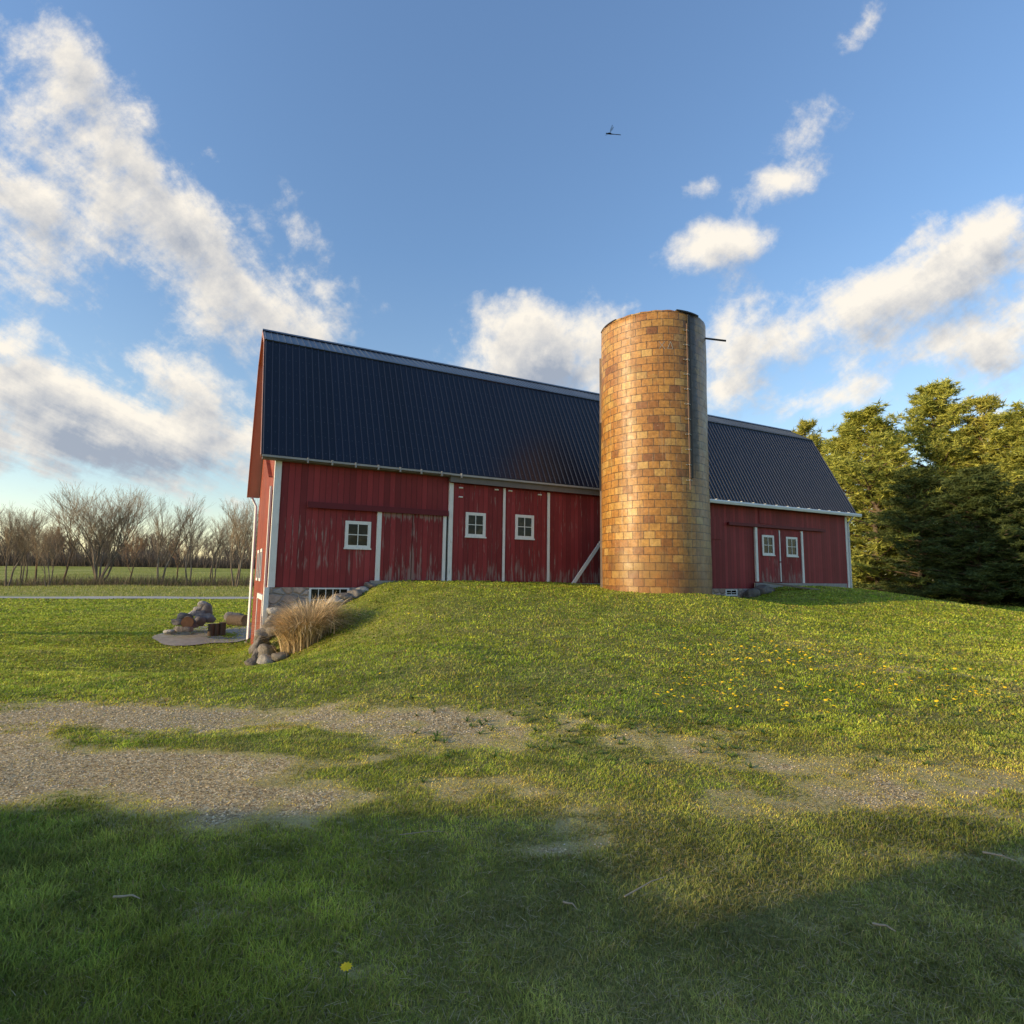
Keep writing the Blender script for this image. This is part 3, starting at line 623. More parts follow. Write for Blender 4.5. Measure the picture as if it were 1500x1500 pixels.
p = at(342, 905, 29.5); rock('rock', onground(p, .3), .5, .3, .25, 21, R1, 'grey slab of rock lying just behind the thick log on the gravel pad')
# retaining boulders at the barn corner
g2 = 'boulders stacked at the barn corner'
COR = [(390, 968, 15.9, .36, .3, .22, R2, 'pale oval boulder in front of the dried grass clump'), (370, 973, 16.3, .22, .2, .2, R1, 'small dark rock left of the pale oval boulder'), (378, 962, 16.7, .28, .3, .3, R1, 'grey rock behind the pale oval boulder'),
       (380, 948, 17.2, .34, .34, .34, R1, 'large dark rock low at the barn corner'), (393, 955, 16.6, .3, .3, .26, R1, 'brown rock half hidden by the left side of the dried grass'), (384, 933, 17.9, .34, .34, .32, R1, 'dark rock in the middle of the corner stack'),
       (394, 920, 18.1, .28, .3, .25, R1, 'brown rock above the middle of the corner stack'), (398, 908, 18.3, .26, .26, .22, R2, 'pale rock high in the corner stack'), (404, 897, 18.4, .25, .24, .20, R2, 'whitish rock at the top of the corner stack'), (407, 925, 17.6, .3, .3, .25, R1, 'tan rock behind the upper left of the dried grass'),
       (436, 893, 18.6, .22, .2, .2, R2, 'bright white stone peeking over the dried grass'), (410, 962, 15.9, .26, .24, .2, R1, 'dark rock at the foot of the dried grass'), (372, 957, 17.2, .2, .2, .2, R1, 'small grey rock on the outer left edge of the corner stack')]
for i, (px, py, Y, sx, sy, sz, m, lb) in enumerate(COR): rock('rock', at(px, py, Y), sx*.88, sy*.88, sz*.85, i+31, m, lb, 'rock', g2, i*1.1)
g3 = 'stones bordering the basement window slope'
for i, (px, py, Y, sx, sz, m, lb) in enumerate([(490, 882, 18.9, .36, .16, R2, 'long pale stone under the right side of the basement window'), (505, 877, 19.1, .30, .2, R1, 'grey boulder at the right edge of the basement window'), (519, 871, 19.3, .28, .18, R1, 'reddish stone climbing the slope beside the window'),
        (531, 865, 19.6, .30, .15, R2, 'pale stone halfway between window and door sill'), (545, 859, 19.9, .33, .15, R1, 'dark flat stone at the left end of the concrete door sill'), (472, 888, 18.8, .2, .15, R1, 'small stone below the middle of the basement window')]):
    rock('rock', at(px, py, Y), sx, .22, sz, i+61, m, lb, 'rock', g3, .4)
# right-hand ramp stones and plank
for i, (s, t, z, sx, sz, lb) in enumerate([(21.6, -.45, -.72, .45, .3, 'brown fieldstone against the foundation left of the right doors'), (22.2, -.6, -.55, .5, .33, 'large dark fieldstone at the corner of the right door ramp'), (22.9, -1.3, -.75, .4, .2, 'low stone under the fallen plank by the ramp'), (23.5, -2.3, -.72, .3, .14, 'small pale stone at the lower end of the fallen plank')]):
    rock('rock', Wp(s, t, z), sx, .35, sz, i+81, R1 if i < 3 else R2, lb, 'rock', 'stones beside the right door ramp', .4*i)
A1 = Wp(22.3, -.6, -.12); A2 = Wp(24.4, -2.9, -.55); b = MB(); b.bar((0, 0, 0), A2-A1, .28, .08); o = b.build('plank', MAT['wood_grey'], None, bevel=.01); o.location = A1; tag(o, 'dark weathered plank sloping down beside the right door ramp', 'plank')

# ------------------------------------------------------------------ blades (grass) builder
def blades(P, hgt, wid, yaw, lean, col, tipmul=1.25, segs=2, curve=.6):
    """P (n,3) roots; returns V,F,lt,col. Each blade: tapered, bent."""
    n = len(P); dx, dy = np.cos(yaw), np.sin(yaw); sx, sy = -dy, dx; rows = []; cols = []
    for k in range(segs):
        t = k/segs; w = wid*(1-t*.55)/2; bend = lean*hgt*(t**(1+curve)); h = hgt*t*np.sqrt(np.clip(1-(lean*t*.6)**2, .15, 1))
        c = P + np.stack([dx*bend, dy*bend, h], 1); sv = np.stack([sx*w, sy*w, 0*w], 1)
        rows += [c-sv, c+sv]; cm = (.85 + .25*t); cols += [col*cm, col*cm]
    bend = lean*hgt; h = hgt*np.sqrt(np.clip(1-(lean*.6)**2, .15, 1)); rows.append(P + np.stack([dx*bend, dy*bend, h], 1)); cols.append(col*tipmul)
    m = 2*segs+1; V = np.stack(rows, 1).reshape(-1, 3); C = np.stack(cols, 1).reshape(-1, 3); base = np.arange(n)*m; F = []; lt = []
    q = []
    for k in range(segs-1): q.append(np.stack([base+2*k, base+2*k+1, base+2*k+3, base+2*k+2], 1))
    tri = np.stack([base+2*segs-2, base+2*segs-1, base+2*segs], 1)
    flat = np.concatenate([x.ravel() for x in q] + [tri.ravel()]); lt = np.concatenate([np.full(len(x), 4) for x in q] + [np.full(n, 3)])
    return V, flat, lt, C
def inside_barn(x, y):
    rx, ry = x-BO.x, y-BO.y; s = rx*BU.x+ry*BU.y; t = rx*BN.x+ry*BN.y
    return ((s > -.05) & (s < L+.1) & (t > -.12) & (t < W+.1)) | (np.hypot(x-SCN.x, y-SCN.y) < RC+.02)
def grass_zone(name, n, y0, y1, hb, wb, keep_bare=.05, segs=2, power=0.0):
    y = np.exp(rng.uniform(math.log(y0), math.log(y1), n)); x = rng.uniform(-1, 1, n)*(y*1.02+.9)
    b_ = bare(x, y); fine = fbm(x, y, 4.0, 21, 5); big = fbm(x, y, .35, 31); pv = b_ + ((fine-.5)*1.5 + (fbm(x, y, 11.0, 23, 3)-.5)*1.3)*np.clip(b_*3, 0, 1)
    pk = np.clip(1.05-(pv-.02)*1.1, .11, 1); keep = (rng.random(n) < pk) & ~inside_barn(x, y) & (((y+4.5)-(x+230)*99/290) < -2.6)
    x, y, b_, fine, big, pv = [q[keep] for q in (x, y, b_, fine, big, pv)]; n = len(x); z = Hn(x, y); d = np.hypot(x, y)
    dry = np.clip((b_-.02)*2.0 + .22*np.clip(1-np.abs(y-5.2)/2.4, 0, 1) + (fbm(x, y, 1.3, 41)-.5)*1.0, 0, 1)*np.clip((y-3.2)/.8, .3, 1)
    lush = fbm(x, y, .8, 51)
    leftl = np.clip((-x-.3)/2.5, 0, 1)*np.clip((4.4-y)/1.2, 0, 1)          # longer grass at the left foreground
    h = hb*(.55+.9*rng.random(n))*(1-.45*dry)*(1-.35*np.clip(b_, 0, 1))*(.45+.6*lush+.75*fbm(x, y, 6.0, 111, 3)**1.5)*(1+.75*leftl)*(.8+.2*leftl)*(1 + np.maximum(d-6, 0)*.035)
    w = wb*(.6+.8*rng.random(n))*np.maximum(d, 2.4)/2.4
    r = rng.random(n)
    g0 = np.array([.14, .235, .036]); g1 = np.array([.34, .42, .065]); yl = np.array([.64, .55, .17]); st = np.array([.34, .27, .14])
    c = g0+(g1-g0)*np.clip(.35*r+.9*(big-.25)+.2*dry, 0, 1)[:, None]
    c = c+(yl-c)*(np.clip(dry*.75+(r-.7)*.5, 0, .8))[:, None]
    isst = rng.random(n) < (.07+.22*dry+.06*np.clip((x+1)/2, 0, 1)); c[isst] = st*(.6+.6*rng.random(isst.sum()))[:, None]
    c = c*(.7+.6*rng.random(n))[:, None]*(.45+1.0*fbm(x, y, 2.5, 71))[:, None]*np.array([1.34, 1.16, .78])*(1+.17*np.clip((y-3.9)/.8, 0, 1))[:, None]  # last factor brightens the sunlit lawn beyond the shadow edge in blade colour
    cl = fbm(x, y, 1.1, 81) > .62; c[cl] = c[cl]*np.array([.80, .90, .85]); c = c*(1-.22*leftl)[:, None]; c = c*(1-.35*leftl[:, None]) + c.mean(1, keepdims=True)*np.array([1.05, 1.30, .45])*.35*leftl[:, None]; dk = fbm(x, y, 5.0, 131, 3); c = c*(.72+.56*np.clip((dk-.3)*2.2, 0, 1))[:, None]; dp = (np.clip((fbm(x, y, 1.3, 91)-.5)*3, 0, 1)*(rng.random(n) < .6)*.55)[:, None]; c = c*(1-dp) + np.array([.40, .35, .17])*dp; oli = (np.clip((x+1.2)/1.5, 0, 1)*np.clip((4.6-y)/1.5, 0, 1)*.45)[:, None]; c = c*(1-oli) + c.mean(1, keepdims=True)*np.array([1.18, 1.06, .48])*oli  # oli: warm ambient of the shaded foreground put into the blade colour
    yaw = rng.uniform(0, 2*PI, n)*1.0 + .9*math.pi*fbm(x, y, 1.3, 61)*2; lean = .25+1.05*rng.random(n)**1.1; lean[isst] += .4
    z = z - .004
    Vv, fl, lt, C = blades(np.stack([x, y, z], 1), h, w, yaw, lean, c, segs=segs)
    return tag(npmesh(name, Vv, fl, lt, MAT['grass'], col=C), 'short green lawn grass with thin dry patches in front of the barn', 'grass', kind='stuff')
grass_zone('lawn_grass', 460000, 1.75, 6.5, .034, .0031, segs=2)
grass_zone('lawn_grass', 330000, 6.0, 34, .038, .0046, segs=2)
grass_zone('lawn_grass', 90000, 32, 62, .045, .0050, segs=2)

# dead thatch and straw lying between the blades
n = 120000; y = np.exp(rng.uniform(math.log(1.8), math.log(13), n)); x = rng.uniform(-1, 1, n)*(y*1.02+.6); b_ = bare(x, y)
k = (rng.random(n) < np.clip(.10+.5*fbm(x, y, 1.7, 101)*np.clip((x+2.2)/2, .25, 1)+.6*b_, 0, .85)) & ~inside_barn(x, y); x, y = x[k], y[k]; n = len(x)
cc = np.array([.52, .43, .25])[None]*(.45+.75*rng.random(n))[:, None]
v = blades(np.stack([x, y, Hn(x, y)+rng.uniform(.003, .022, n)], 1), .012+.008*rng.random(n), .0022*np.maximum(y, 2.4)/2.4*(.6+.7*rng.random(n)), rng.uniform(0, 2*PI, n), 1.5+3.0*rng.random(n), cc, segs=2, curve=.1, tipmul=1.)
tag(npmesh('dry_thatch', v[0], v[1], v[2], MAT['straw'], col=v[3]), 'short dead straw lying between the lawn blades', 'dry grass', kind='stuff')

# gravel chips on the bare patches
n = 150000; y = np.exp(rng.uniform(math.log(2.2), math.log(11), n)); x = rng.uniform(-1, 1, n)*(y*1.0+.5); b_ = bare(x, y)+(fbm(x, y, 3, 21)-.5)*.5
k = rng.random(n) < np.clip((b_-.35)*1.5, 0, .75); x, y = x[k], y[k]; n = len(x); z = Hn(x, y); r = (.0035+.007*rng.random(n)**2.5)*np.maximum(y/5, .9)
T = np.array([(1, 0, 0), (-.5, .86, 0), (-.5, -.86, 0), (.15, .1, .85), (0, 0, -.5)]); an = rng.uniform(0, 2*PI, n)
ca, sa = np.cos(an), np.sin(an); X = T[None, :, 0]*ca[:, None]-T[None, :, 1]*sa[:, None]; Y = T[None, :, 0]*sa[:, None]+T[None, :, 1]*ca[:, None]
jit = 1+.4*(rng.random((n, 5))-.5); Vv = np.stack([x[:, None]+X*r[:, None]*jit, y[:, None]+Y*r[:, None]*jit*.8, z[:, None]+T[None, :, 2]*r[:, None]*jit+.002], 2).reshape(-1, 3)
fb = np.array([(0, 1, 3), (1, 2, 3), (2, 0, 3)]); Fg = (np.arange(n)[:, None, None]*5+fb[None]).reshape(-1, 3)
cc = np.array([.82, .65, .38])[None]*(.45+1.0*rng.random(n)**1.5)[:, None]; cc[rng.random(n) < .12] = (.72, .64, .52)
MAT['chips'] = mat('gravel_chip', twigf, .9, .2)
tag(npmesh('gravel', Vv, Fg, np.full(len(Fg), 3), MAT['chips'], col=np.repeat(cc, 5, 0)), 'small tan gravel chips scattered over the bare patches of lawn', 'gravel', kind='stuff')

# dandelions
def dandelion_mesh():
    b = MB(); n = 10; vs = [(0, 0, .075)]
    for k in range(2*n):
        a = PI*k/n; r = .021 if k % 2 == 0 else .015; vs.append((r*math.cos(a), r*math.sin(a), .068))
    vs.append((0, 0, .062)); fs = [(0, k+1, (k+1) % (2*n)+1) for k in range(2*n)] + [(2*n+1, (k+1) % (2*n)+1, k+1) for k in range(2*n)]
    b.add(vs, fs); return b
MAT['dandelion'] = mat('dandelion_yellow', lambda g, p: (.75, .52, .02), .7, .2)
MAT['stem'] = mat('stem_green', lambda g, p: (.07, .12, .02), .7, .2)
dd = dandelion_mesh().build('dandelion', MAT['dandelion']); sbm = MB(); sbm.tube([(0, 0, -.01), (.004, 0, .063)], .0022, 5); st = sbm.build('stem', MAT['stem'], dd)
tag(dd, 'small yellow dandelion in bloom on the lawn to the right', 'dandelion', 'dandelions blooming on the right of the lawn')
spots = []
while len(spots) < 275:
    c = random.choice([(1300, 975, 130, 22), (1260, 1010, 190, 22), (1040, 995, 55, 25), (1150, 960, 90, 18), (1420, 1020, 90, 15), (1180, 945, 160, 30), (1060, 1030, 120, 18)])
    px, py = random.gauss(c[0], c[2]*.85), random.gauss(c[1], c[3]*.9)
    if 940 < py < 1065 and 960 < px < 1530: spots.append((px, py))
spots += [(600, 905), (620, 1012), (812, 948), (985, 925), (640, 930), (560, 992), (700, 1016), (505, 1448)]
for i, (px, py) in enumerate(spots):
    p = hit(px, py)
    if i == 0: o, q = dd, st
    else:
        o = dd.copy(); COL.objects.link(o); q = st.copy(); COL.objects.link(q); q.parent = o
    o.location = p; s = random.uniform(.8, 1.35)*(1.0 if p.y < 9 else 1.25); o.scale = (s, s, s); o.rotation_euler = (random.uniform(-.5, .2), random.uniform(-.5, .1), random.uniform(0, 6))
    if p.x < 1.2: o['label'] = 'yellow dandelion alone in the plain grass left of the main flower patch'; o['group'] = 'scattered dandelions left of the flower patch'

# broad-leaved weeds: rosettes
def rosette(p, n, ln, w, col):
    a = rng.uniform(0, 2*PI, n); P = np.repeat(np.array([tuple(p)]), n, 0); return blades(P, np.full(n, ln)*(.7+.6*rng.random(n)), np.full(n, w), a, 1.25+.3*rng.random(n), np.repeat(np.array([col]), n, 0)*(.8+.4*rng.random((n, 1))), segs=3, curve=.2)
Vs, Fs, Ls, Cs = [], [], [], []; off = 0
for i in range(150):
    px = random.uniform(600, 1520) if i < 190 else random.uniform(0, 700); py = random.gauss(1060, 30) if i < 150 else random.uniform(1000, 1240)
    if py < 960 or py > 1480: continue
    p = hit(px, py); v, f, l, c = rosette(p, random.randint(6, 11), random.uniform(.035, .075), .018, (.12, .19, .035)); Vs.append(v); Fs.append(f+off); Ls.append(l); Cs.append(c); off += len(v)
tag(npmesh('broadleaf_weeds', np.concatenate(Vs), np.concatenate(Fs), np.concatenate(Ls), MAT['grass'], col=np.concatenate(Cs)), 'broad-leaved weeds scattered through the thin lawn', 'weeds', kind='stuff')

# twigs on the lawn
MAT['stick'] = mat('dry_twig', noisy((.38, .30, .21), .3, 20, .2), .8, .2)
for a, c, r, lb in (((1279, 1374), (1313, 1381), .006, 'pale straight twig lying alone in the shaded grass at right'), ((165, 1326), (204, 1329), .006, 'pale crooked twig in the shaded grass at left'), ((915, 1330), (975, 1300), .004, 'thin long twig slanting in the grass below the barn silo'),
                    ((825, 1336), (845, 1347), .005, 'short dark twig left of the slanting long twig'), ((585, 1235), (650, 1226), .003, 'thin pale grass stalk lying at the edge of the shade'), ((1440, 1258), (1490, 1276), .006, 'broken twig on the dry patch at the far right')):
    A1 = hit(*a); A2 = hit(*c); A1.z += .035; A2.z += .03; b = MB(); d = A2-A1
    b.tube([(0, 0, 0), d*.3+Vector((0, 0, .004)), d*.62+Vector((.006, .012, .006)), d], [r, r*.9, r*.75, r*.4], 6); o = b.build('twig', MAT['stick']); o.location = A1; tag(o, lb, 'twig')

# ornamental dried grass clump
pc = at(445, 952, 16.0); gz = H(pc.x, pc.y); n = 3400
u = rng.normal(0, .22, n); v = rng.normal(0, .20, n); x = pc.x-.12+u; y = pc.y+.45+v; z = Hn(x, y)-.03
out = np.arctan2(v, u-.05)+rng.normal(0, .8, n); rr = np.hypot(u, v); col = np.array([.86, .68, .42])[None]*(.25+1.05*rng.random(n))[:, None]
h = (.95+.5*rng.random(n))*(1-.25*np.clip(rr, 0, 1)); lean = np.clip(.25+rng.random(n)*1.25+rng.normal(0, .15, n), 0, 1.5)
v0 = blades(np.stack([x, y, z], 1), h,   .014+.016*rng.random(n)**2, out, lean, col, tipmul=1.15, segs=5, curve=1.5)
tag(npmesh('ornamental_grass', v0[0], v0[1], v0[2], MAT['straw'], col=v0[3]), 'large clump of dried tan ornamental grass beside the barn corner', 'ornamental grass')

# ------------------------------------------------------------------ trees
def tubes_np(segs, sides, col_fn):
    """segs: list of (p0, p1, r0, r1)"""
    A = np.array([(*s[0], *s[1], s[2], s[3]) for s in segs]); p0, p1, r0, r1 = A[:, :3], A[:, 3:6], A[:, 6], A[:, 7]
    d = p1-p0; d /= np.linalg.norm(d, axis=1)[:, None]+1e-9; u = np.where(np.abs(d[:, 2:3]) < .9, np.array([[0, 0, 1.]]), np.array([[1., 0, 0]])); a = np.cross(d, u); a /= np.linalg.norm(a, axis=1)[:, None]; c = np.cross(a, d)
    V = []
    for P, r in ((p0, r0), (p1, r1)):
        for k in range(sides):
            t = 2*PI*k/sides; V.append(P+(a*math.cos(t)+c*math.sin(t))*r[:, None])
    V = np.stack(V, 1).reshape(-1, 3); m = 2*sides; base = np.arange(len(A))*m
    F = np.concatenate([np.stack([base+k, base+(k+1) % sides, base+sides+(k+1) % sides, base+sides+k], 1) for k in range(sides)]); C = np.repeat(col_fn(r0, p0), m, 0)
    return V, F, C
def bare_tree(h, stems, spread, rnd, twigs=5, depth=5, lowfork=.3, cr_=1.0):
    segs = []
    def grow(p, d, ln, r, lv):
        n = 3 if lv > 1 else 4
        for i in range(n):
            d2 = (d + Vector((rnd.gauss(0, .11), rnd.gauss(0, .11), rnd.gauss(.04, .06)))).normalized(); q = p + d2*ln/n; r2 = r*(.88 if lv < depth else .6); segs.append((tuple(p), tuple(q), r, r2)); p, d, r = q, d2, r2
            if lv < depth and (i > 0 or lv > 0) and not (lv >= 2 and rnd.random() < .38):
                for _ in range(1 if lv < 2 else rnd.choice((1, 1, 2))):
                    a = rnd.uniform(0, 2*PI); tilt = rnd.uniform(.35, .8)*spread; side = Vector((math.cos(a), math.sin(a), 0)); nd = (d*math.cos(tilt)+side*math.sin(tilt)+Vector((0, 0, .18))).normalized()
                    grow(p, nd, ln*rnd.uniform(.5, .72), r*rnd.uniform(.45, .6), lv+1)
        if lv < depth:
            for _ in range(2): 
                a = rnd.uniform(0, 2*PI); nd = (d+Vector((math.cos(a), math.sin(a), .2))*.4*spread).normalized(); grow(p, nd, ln*rnd.uniform(.55, .75), r*.8, lv+1)
    for s in range(stems):
        a = 2*PI*s/max(stems, 1)+rnd.uniform(-.3, .3); t = (.08+.32*rnd.random())*spread*cr_ if stems > 1 else rnd.uniform(0, .06); d = Vector((math.cos(a)*math.sin(t), math.sin(a)*math.sin(t), math.cos(t)))
        grow(Vector((math.cos(a)*.25*(stems > 1), math.sin(a)*.25*(stems > 1), 0)), d, h*(.42 if stems > 1 else .45), h*.0125/(stems**.2), 0)
    zmax = max(s[1][2] for s in segs); k = h/zmax
    return [(tuple(c*k for c in s[0]), tuple(c*k for c in s[1]), s[2], s[3]) for s in segs]
def tree_color(tint):
    def f(r, p):
        n = len(r); base = np.where((r < .03)[:, None], np.array([tint[0]]), np.array([tint[1]])); return base*(.75+.5*rng.random((n, 1)))
    return f
TC = ((.30, .235, .165), (.19, .155, .12))
TCr = ((.34, .21, .12), (.18, .125, .085))
def make_bare(name, segs, tint):
    root = empty(name); big = [s for s in segs if s[2] > .075]; small = [s for s in segs if s[2] <= .075]
    for nm, sg, sd in (('trunk', big, 6), ('crown', small, 3)):
        sg = [(a, b, max(r0, .010), max(r1, .007)) for a, b, r0, r1 in sg]
        Vv, Fv, C = tubes_np(sg, sd, tree_color(tint)); npmesh(nm, Vv, Fv, np.full(len(Fv), 4), MAT['bark_col'], root, col=C, smooth=True)
    return root
def copy_tree(o):
    c = o.copy(); COL.objects.link(c)
    for ch in [q for q in bpy.data.objects if q.parent == o]: d = ch.copy(); COL.objects.link(d); d.parent = c
    return c
rr = random.Random(3)
protoB = [make_bare('bare_tree', bare_tree(18, 9, .8, rr, depth=4, cr_=1.3), TC), make_bare('bare_tree', bare_tree(16, 2, .55, rr, depth=4), TC), make_bare('bare_tree', bare_tree(13, 1, 1.15, rr, depth=4), TCr), make_bare('bare_tree', bare_tree(13, 3, .7, rr, depth=4), TC)]
BT = [(0, 143, 860, 97, 701, 'wide many-stemmed bare tree, the largest and tallest in the row'), (1, 233, 858, 95, 714, 'slender pale bare tree with two straight trunks right of the big spreading tree'), (1, 277, 857, 97, 732, 'bare tree forking low into upright limbs, between the slender pair and the barn'),
      (3, 345, 858, 92, 722, 'bare tree with fan of fine branches nearest the barn wall'), (2, 92, 860, 96, 726, 'reddish brown bare tree just left of the widest tree'), (2, 52, 859, 99, 740, 'reddish leaning bare tree with twisted low trunk'), (1, 10, 860, 93, 733, 'bare tree at the left edge of the photo'),
      (3, 33, 859, 97, 738, 'short thick dark trunk tree second from the left edge'), (2, 188, 860, 95, 765, 'low spreading brown tree with arching limbs tucked right of the widest tree'), (3, 310, 857, 112, 752, 'small thin bare tree between the two trees near the barn'), (1, -60, 860, 93, 735, 'bare tree beyond the left edge of the row'), (3, 70, 859, 90, 765, 'small slim bare tree in front of the reddish trees'), (2, 258, 857, 110, 765, 'small brown bare tree behind the slender pale pair'), (0, 385, 857, 100, 745, 'broad bare tree half hidden behind the barn corner')]
used = set()
for i, (v, px, py, Y, top, lb) in enumerate(BT):
    if v in used: o = copy_tree(protoB[v])
    else: o = protoB[v]; used.add(v)
    p = at(px, py, Y); p.z = H(p.x, p.y)-.1; o.location = p; hh = at(px, top, Y).z-p.z; base = (18, 16, 13, 13)[v]; s = hh/base; wv = 1.0 if v else 1.25
    o.scale = (s*wv, s*wv, s); o.rotation_euler = (0, 0, i*1.3); tag(o, lb, 'tree', 'bare trees in a row along the field')
# far woodland, one mass
base_segs = [bare_tree(15, 1, .7, rr, depth=3), bare_tree(14, 2, .8, rr, depth=3), bare_tree(15, 1, 1.0, rr, depth=3)]
VV = []; FF = []; CC = []; off = 0
pre = []
for bs in base_segs:
    pre.append(tubes_np([(a, b, max(r0*1.2, .05), max(r1*1.2, .035)) for a, b, r0, r1 in bs], 3, tree_color(((.27, .205, .155), (.18, .145, .115)))))
for i in range(330):
    v_, f_, c_ = pre[i % 3]; a = rr.uniform(0, 6.28)
    Y = rr.uniform(188, 235) if i < 240 else rr.uniform(235, 300); px = rr.uniform(-250, 450) if i < 290 else rr.uniform(1100, 1700); q = at(px, 830, Y); z0 = H(q.x, q.y)
    s = rr.uniform(.4, .75) if rr.random() < .8 else rr.uniform(.75, 1.0); R_ = np.array([[math.cos(a), -math.sin(a), 0], [math.sin(a), math.cos(a), 0], [0, 0, 1]]).T
    VV.append((v_*s)@R_+np.array([q.x, q.y, z0])); FF.append(f_+off); CC.append(c_*rr.uniform(.8, 1.3)); off += len(v_)
VV = np.concatenate(VV); FF = np.concatenate(FF); tag(npmesh('far_woodland', VV, FF, np.full(len(FF), 4), MAT['bark_col'], col=np.concatenate(CC)), 'distant grey-brown bare woodland beyond the fields', 'woodland', kind='stuff')
# undergrowth: dense twiggy brush along the row and below the far wood
def brush(name, n, gen, hmin, hmax, w, cols, label):
    P = np.array([gen() for _ in range(n)]); z = Hn(P[:, 0], P[:, 1]); c = np.array(cols)[rng.integers(0, len(cols), n)]*(.6+.8*rng.random((n, 1)))
    hh = (hmin+(hmax-hmin)*rng.random(n)**1.8)*(.5+1.0*vnoise(P[:, 0], P[:, 1], .12, 4))
    v = blades(np.column_stack([P, z-.1]), hh, w*(.6+.8*rng.random(n)), rng.uniform(0, 2*PI, n), rng.random(n)*.9, c, tipmul=1., segs=3)
    return tag(npmesh(name, v[0], v[1], v[2], MAT['straw'], col=v[3]), label, 'brush', kind='stuff')
def g1_():
    px = rr.uniform(-200, 400); Y = rr.gauss(97, 2.0); q = at(px, 858, Y); return (q.x, q.y)
brush('undergrowth', 17000, g1_, .3, 2.2, .05, [(.20, .155, .11), (.14, .12, .08), (.13, .15, .045), (.24, .18, .12)], 'low tangled brush along the foot of the bare trees')
def g3_():
    px = rr.uniform(-250, 420); Y = rr.uniform(62, 96); q = at(px, 865, Y); return (q.x, q.y)
def g4_():
    px = rr.uniform(-250, 420); Y = rr.uniform(104, 175); q = at(px, 850, Y); return (q.x, q.y)
for gg, nn in ((g3_, 60000), (g4_, 40000)):
    P_ = [gg() for _ in range(nn)]; P_ = [q for q in P_ if abs((q[1]+4.5)-(q[0]+230)*99/290) > 3.0 and (q[1]+4.5)-(q[0]+230)*99/290 > 0]; it = iter(P_)
    brush('field_grass', len(P_), lambda: next(it), .12, .42, .06, [(.30, .33, .07), (.40, .40, .12), (.24, .28, .05), (.45, .40, .20)], 'pale yellow-green field grass beyond the road')
def g2_():
    px = rr.uniform(-250, 450); Y = rr.uniform(184, 200); q = at(px, 830, Y); return (q.x, q.y)
brush('undergrowth', 30000, g2_, 1.5, 5.5, .14, [(.15, .125, .10), (.11, .095, .08), (.19, .15, .12)], 'dark brush at the edge of the distant woodland')

# pines
def pine(h, rad, rnd, dens=1.0, low=.02):
    """white pine: trunk, limbs in whorls, needle tufts. returns trunk segs, limb segs, tuft points"""
    tr = []; p = Vector((0, 0, 0)); n = 14
    for i in range(n):
        q = Vector((rnd.gauss(0, .07)*i*.3, rnd.gauss(0, .07)*i*.3, h*.97*(i+1)/n)); r0 = h*.016*(1-i/n)+.03; tr.append((tuple(p), tuple(q), r0, h*.016*(1-(i+1)/n)+.03)); p = q
    limbs = []; tufts = []
    z = h*low
    while z < h*.985:
        f = z/h; prof = (1-f)**.55*(.75+.25*min(1, f*5)) if f > .25 else .93-.1*(.25-f); k = rnd.randint(4, 6) if f < .9 else 3
        for j in range(k):
            a = rnd.uniform(0, 2*PI); L_ = rad*prof*rnd.uniform(.5, 1.3)+.3; el = rnd.uniform(.02, .22)+f*.55
            i = min(int(f/.97*n), n-1); c0 = Vector(tr[i][0]); c1 = Vector(tr[i][1]); ff = f/.97*n-i; st_ = c0+(c1-c0)*min(max(ff, 0), 1)
            d = Vector((math.cos(a)*math.cos(el), math.sin(a)*math.cos(el), math.sin(el))); p0 = st_; r0 = .03+.014*L_; ns = 5
            for s in range(ns):
                d2 = (d+Vector((rnd.gauss(0, .08), rnd.gauss(0, .08), rnd.gauss(.0, .05)))).normalized(); p1 = p0+d2*L_/ns; limbs.append((tuple(p0), tuple(p1), r0*(1-s/ns)+.01, r0*(1-(s+1)/ns)+.01))
                t = (s+1)/ns
                if t > .3:
                    m_ = int((5+5*t)*dens)
                    for _ in range(m_):
                        sd = Vector((rnd.gauss(0, 1), rnd.gauss(0, 1), rnd.gauss(.06, .15))); sd = sd.normalized()*rnd.uniform(.15, .30*L_**.5+.35)*(1.15-.35*t); tufts.append((p0.lerp(p1, rnd.random())+sd, rnd.uniform(.75, 1.3), t))
                p0 = p1
            tufts.append((p0, 1.2, 1))
        z += h*rnd.uniform(.018, .042)
    for _ in range(14): tufts.append((Vector((rnd.gauss(0, .2), rnd.gauss(0, .2), h*rnd.uniform(.94, 1.0))), .9, 1))
    return tr, limbs, tufts
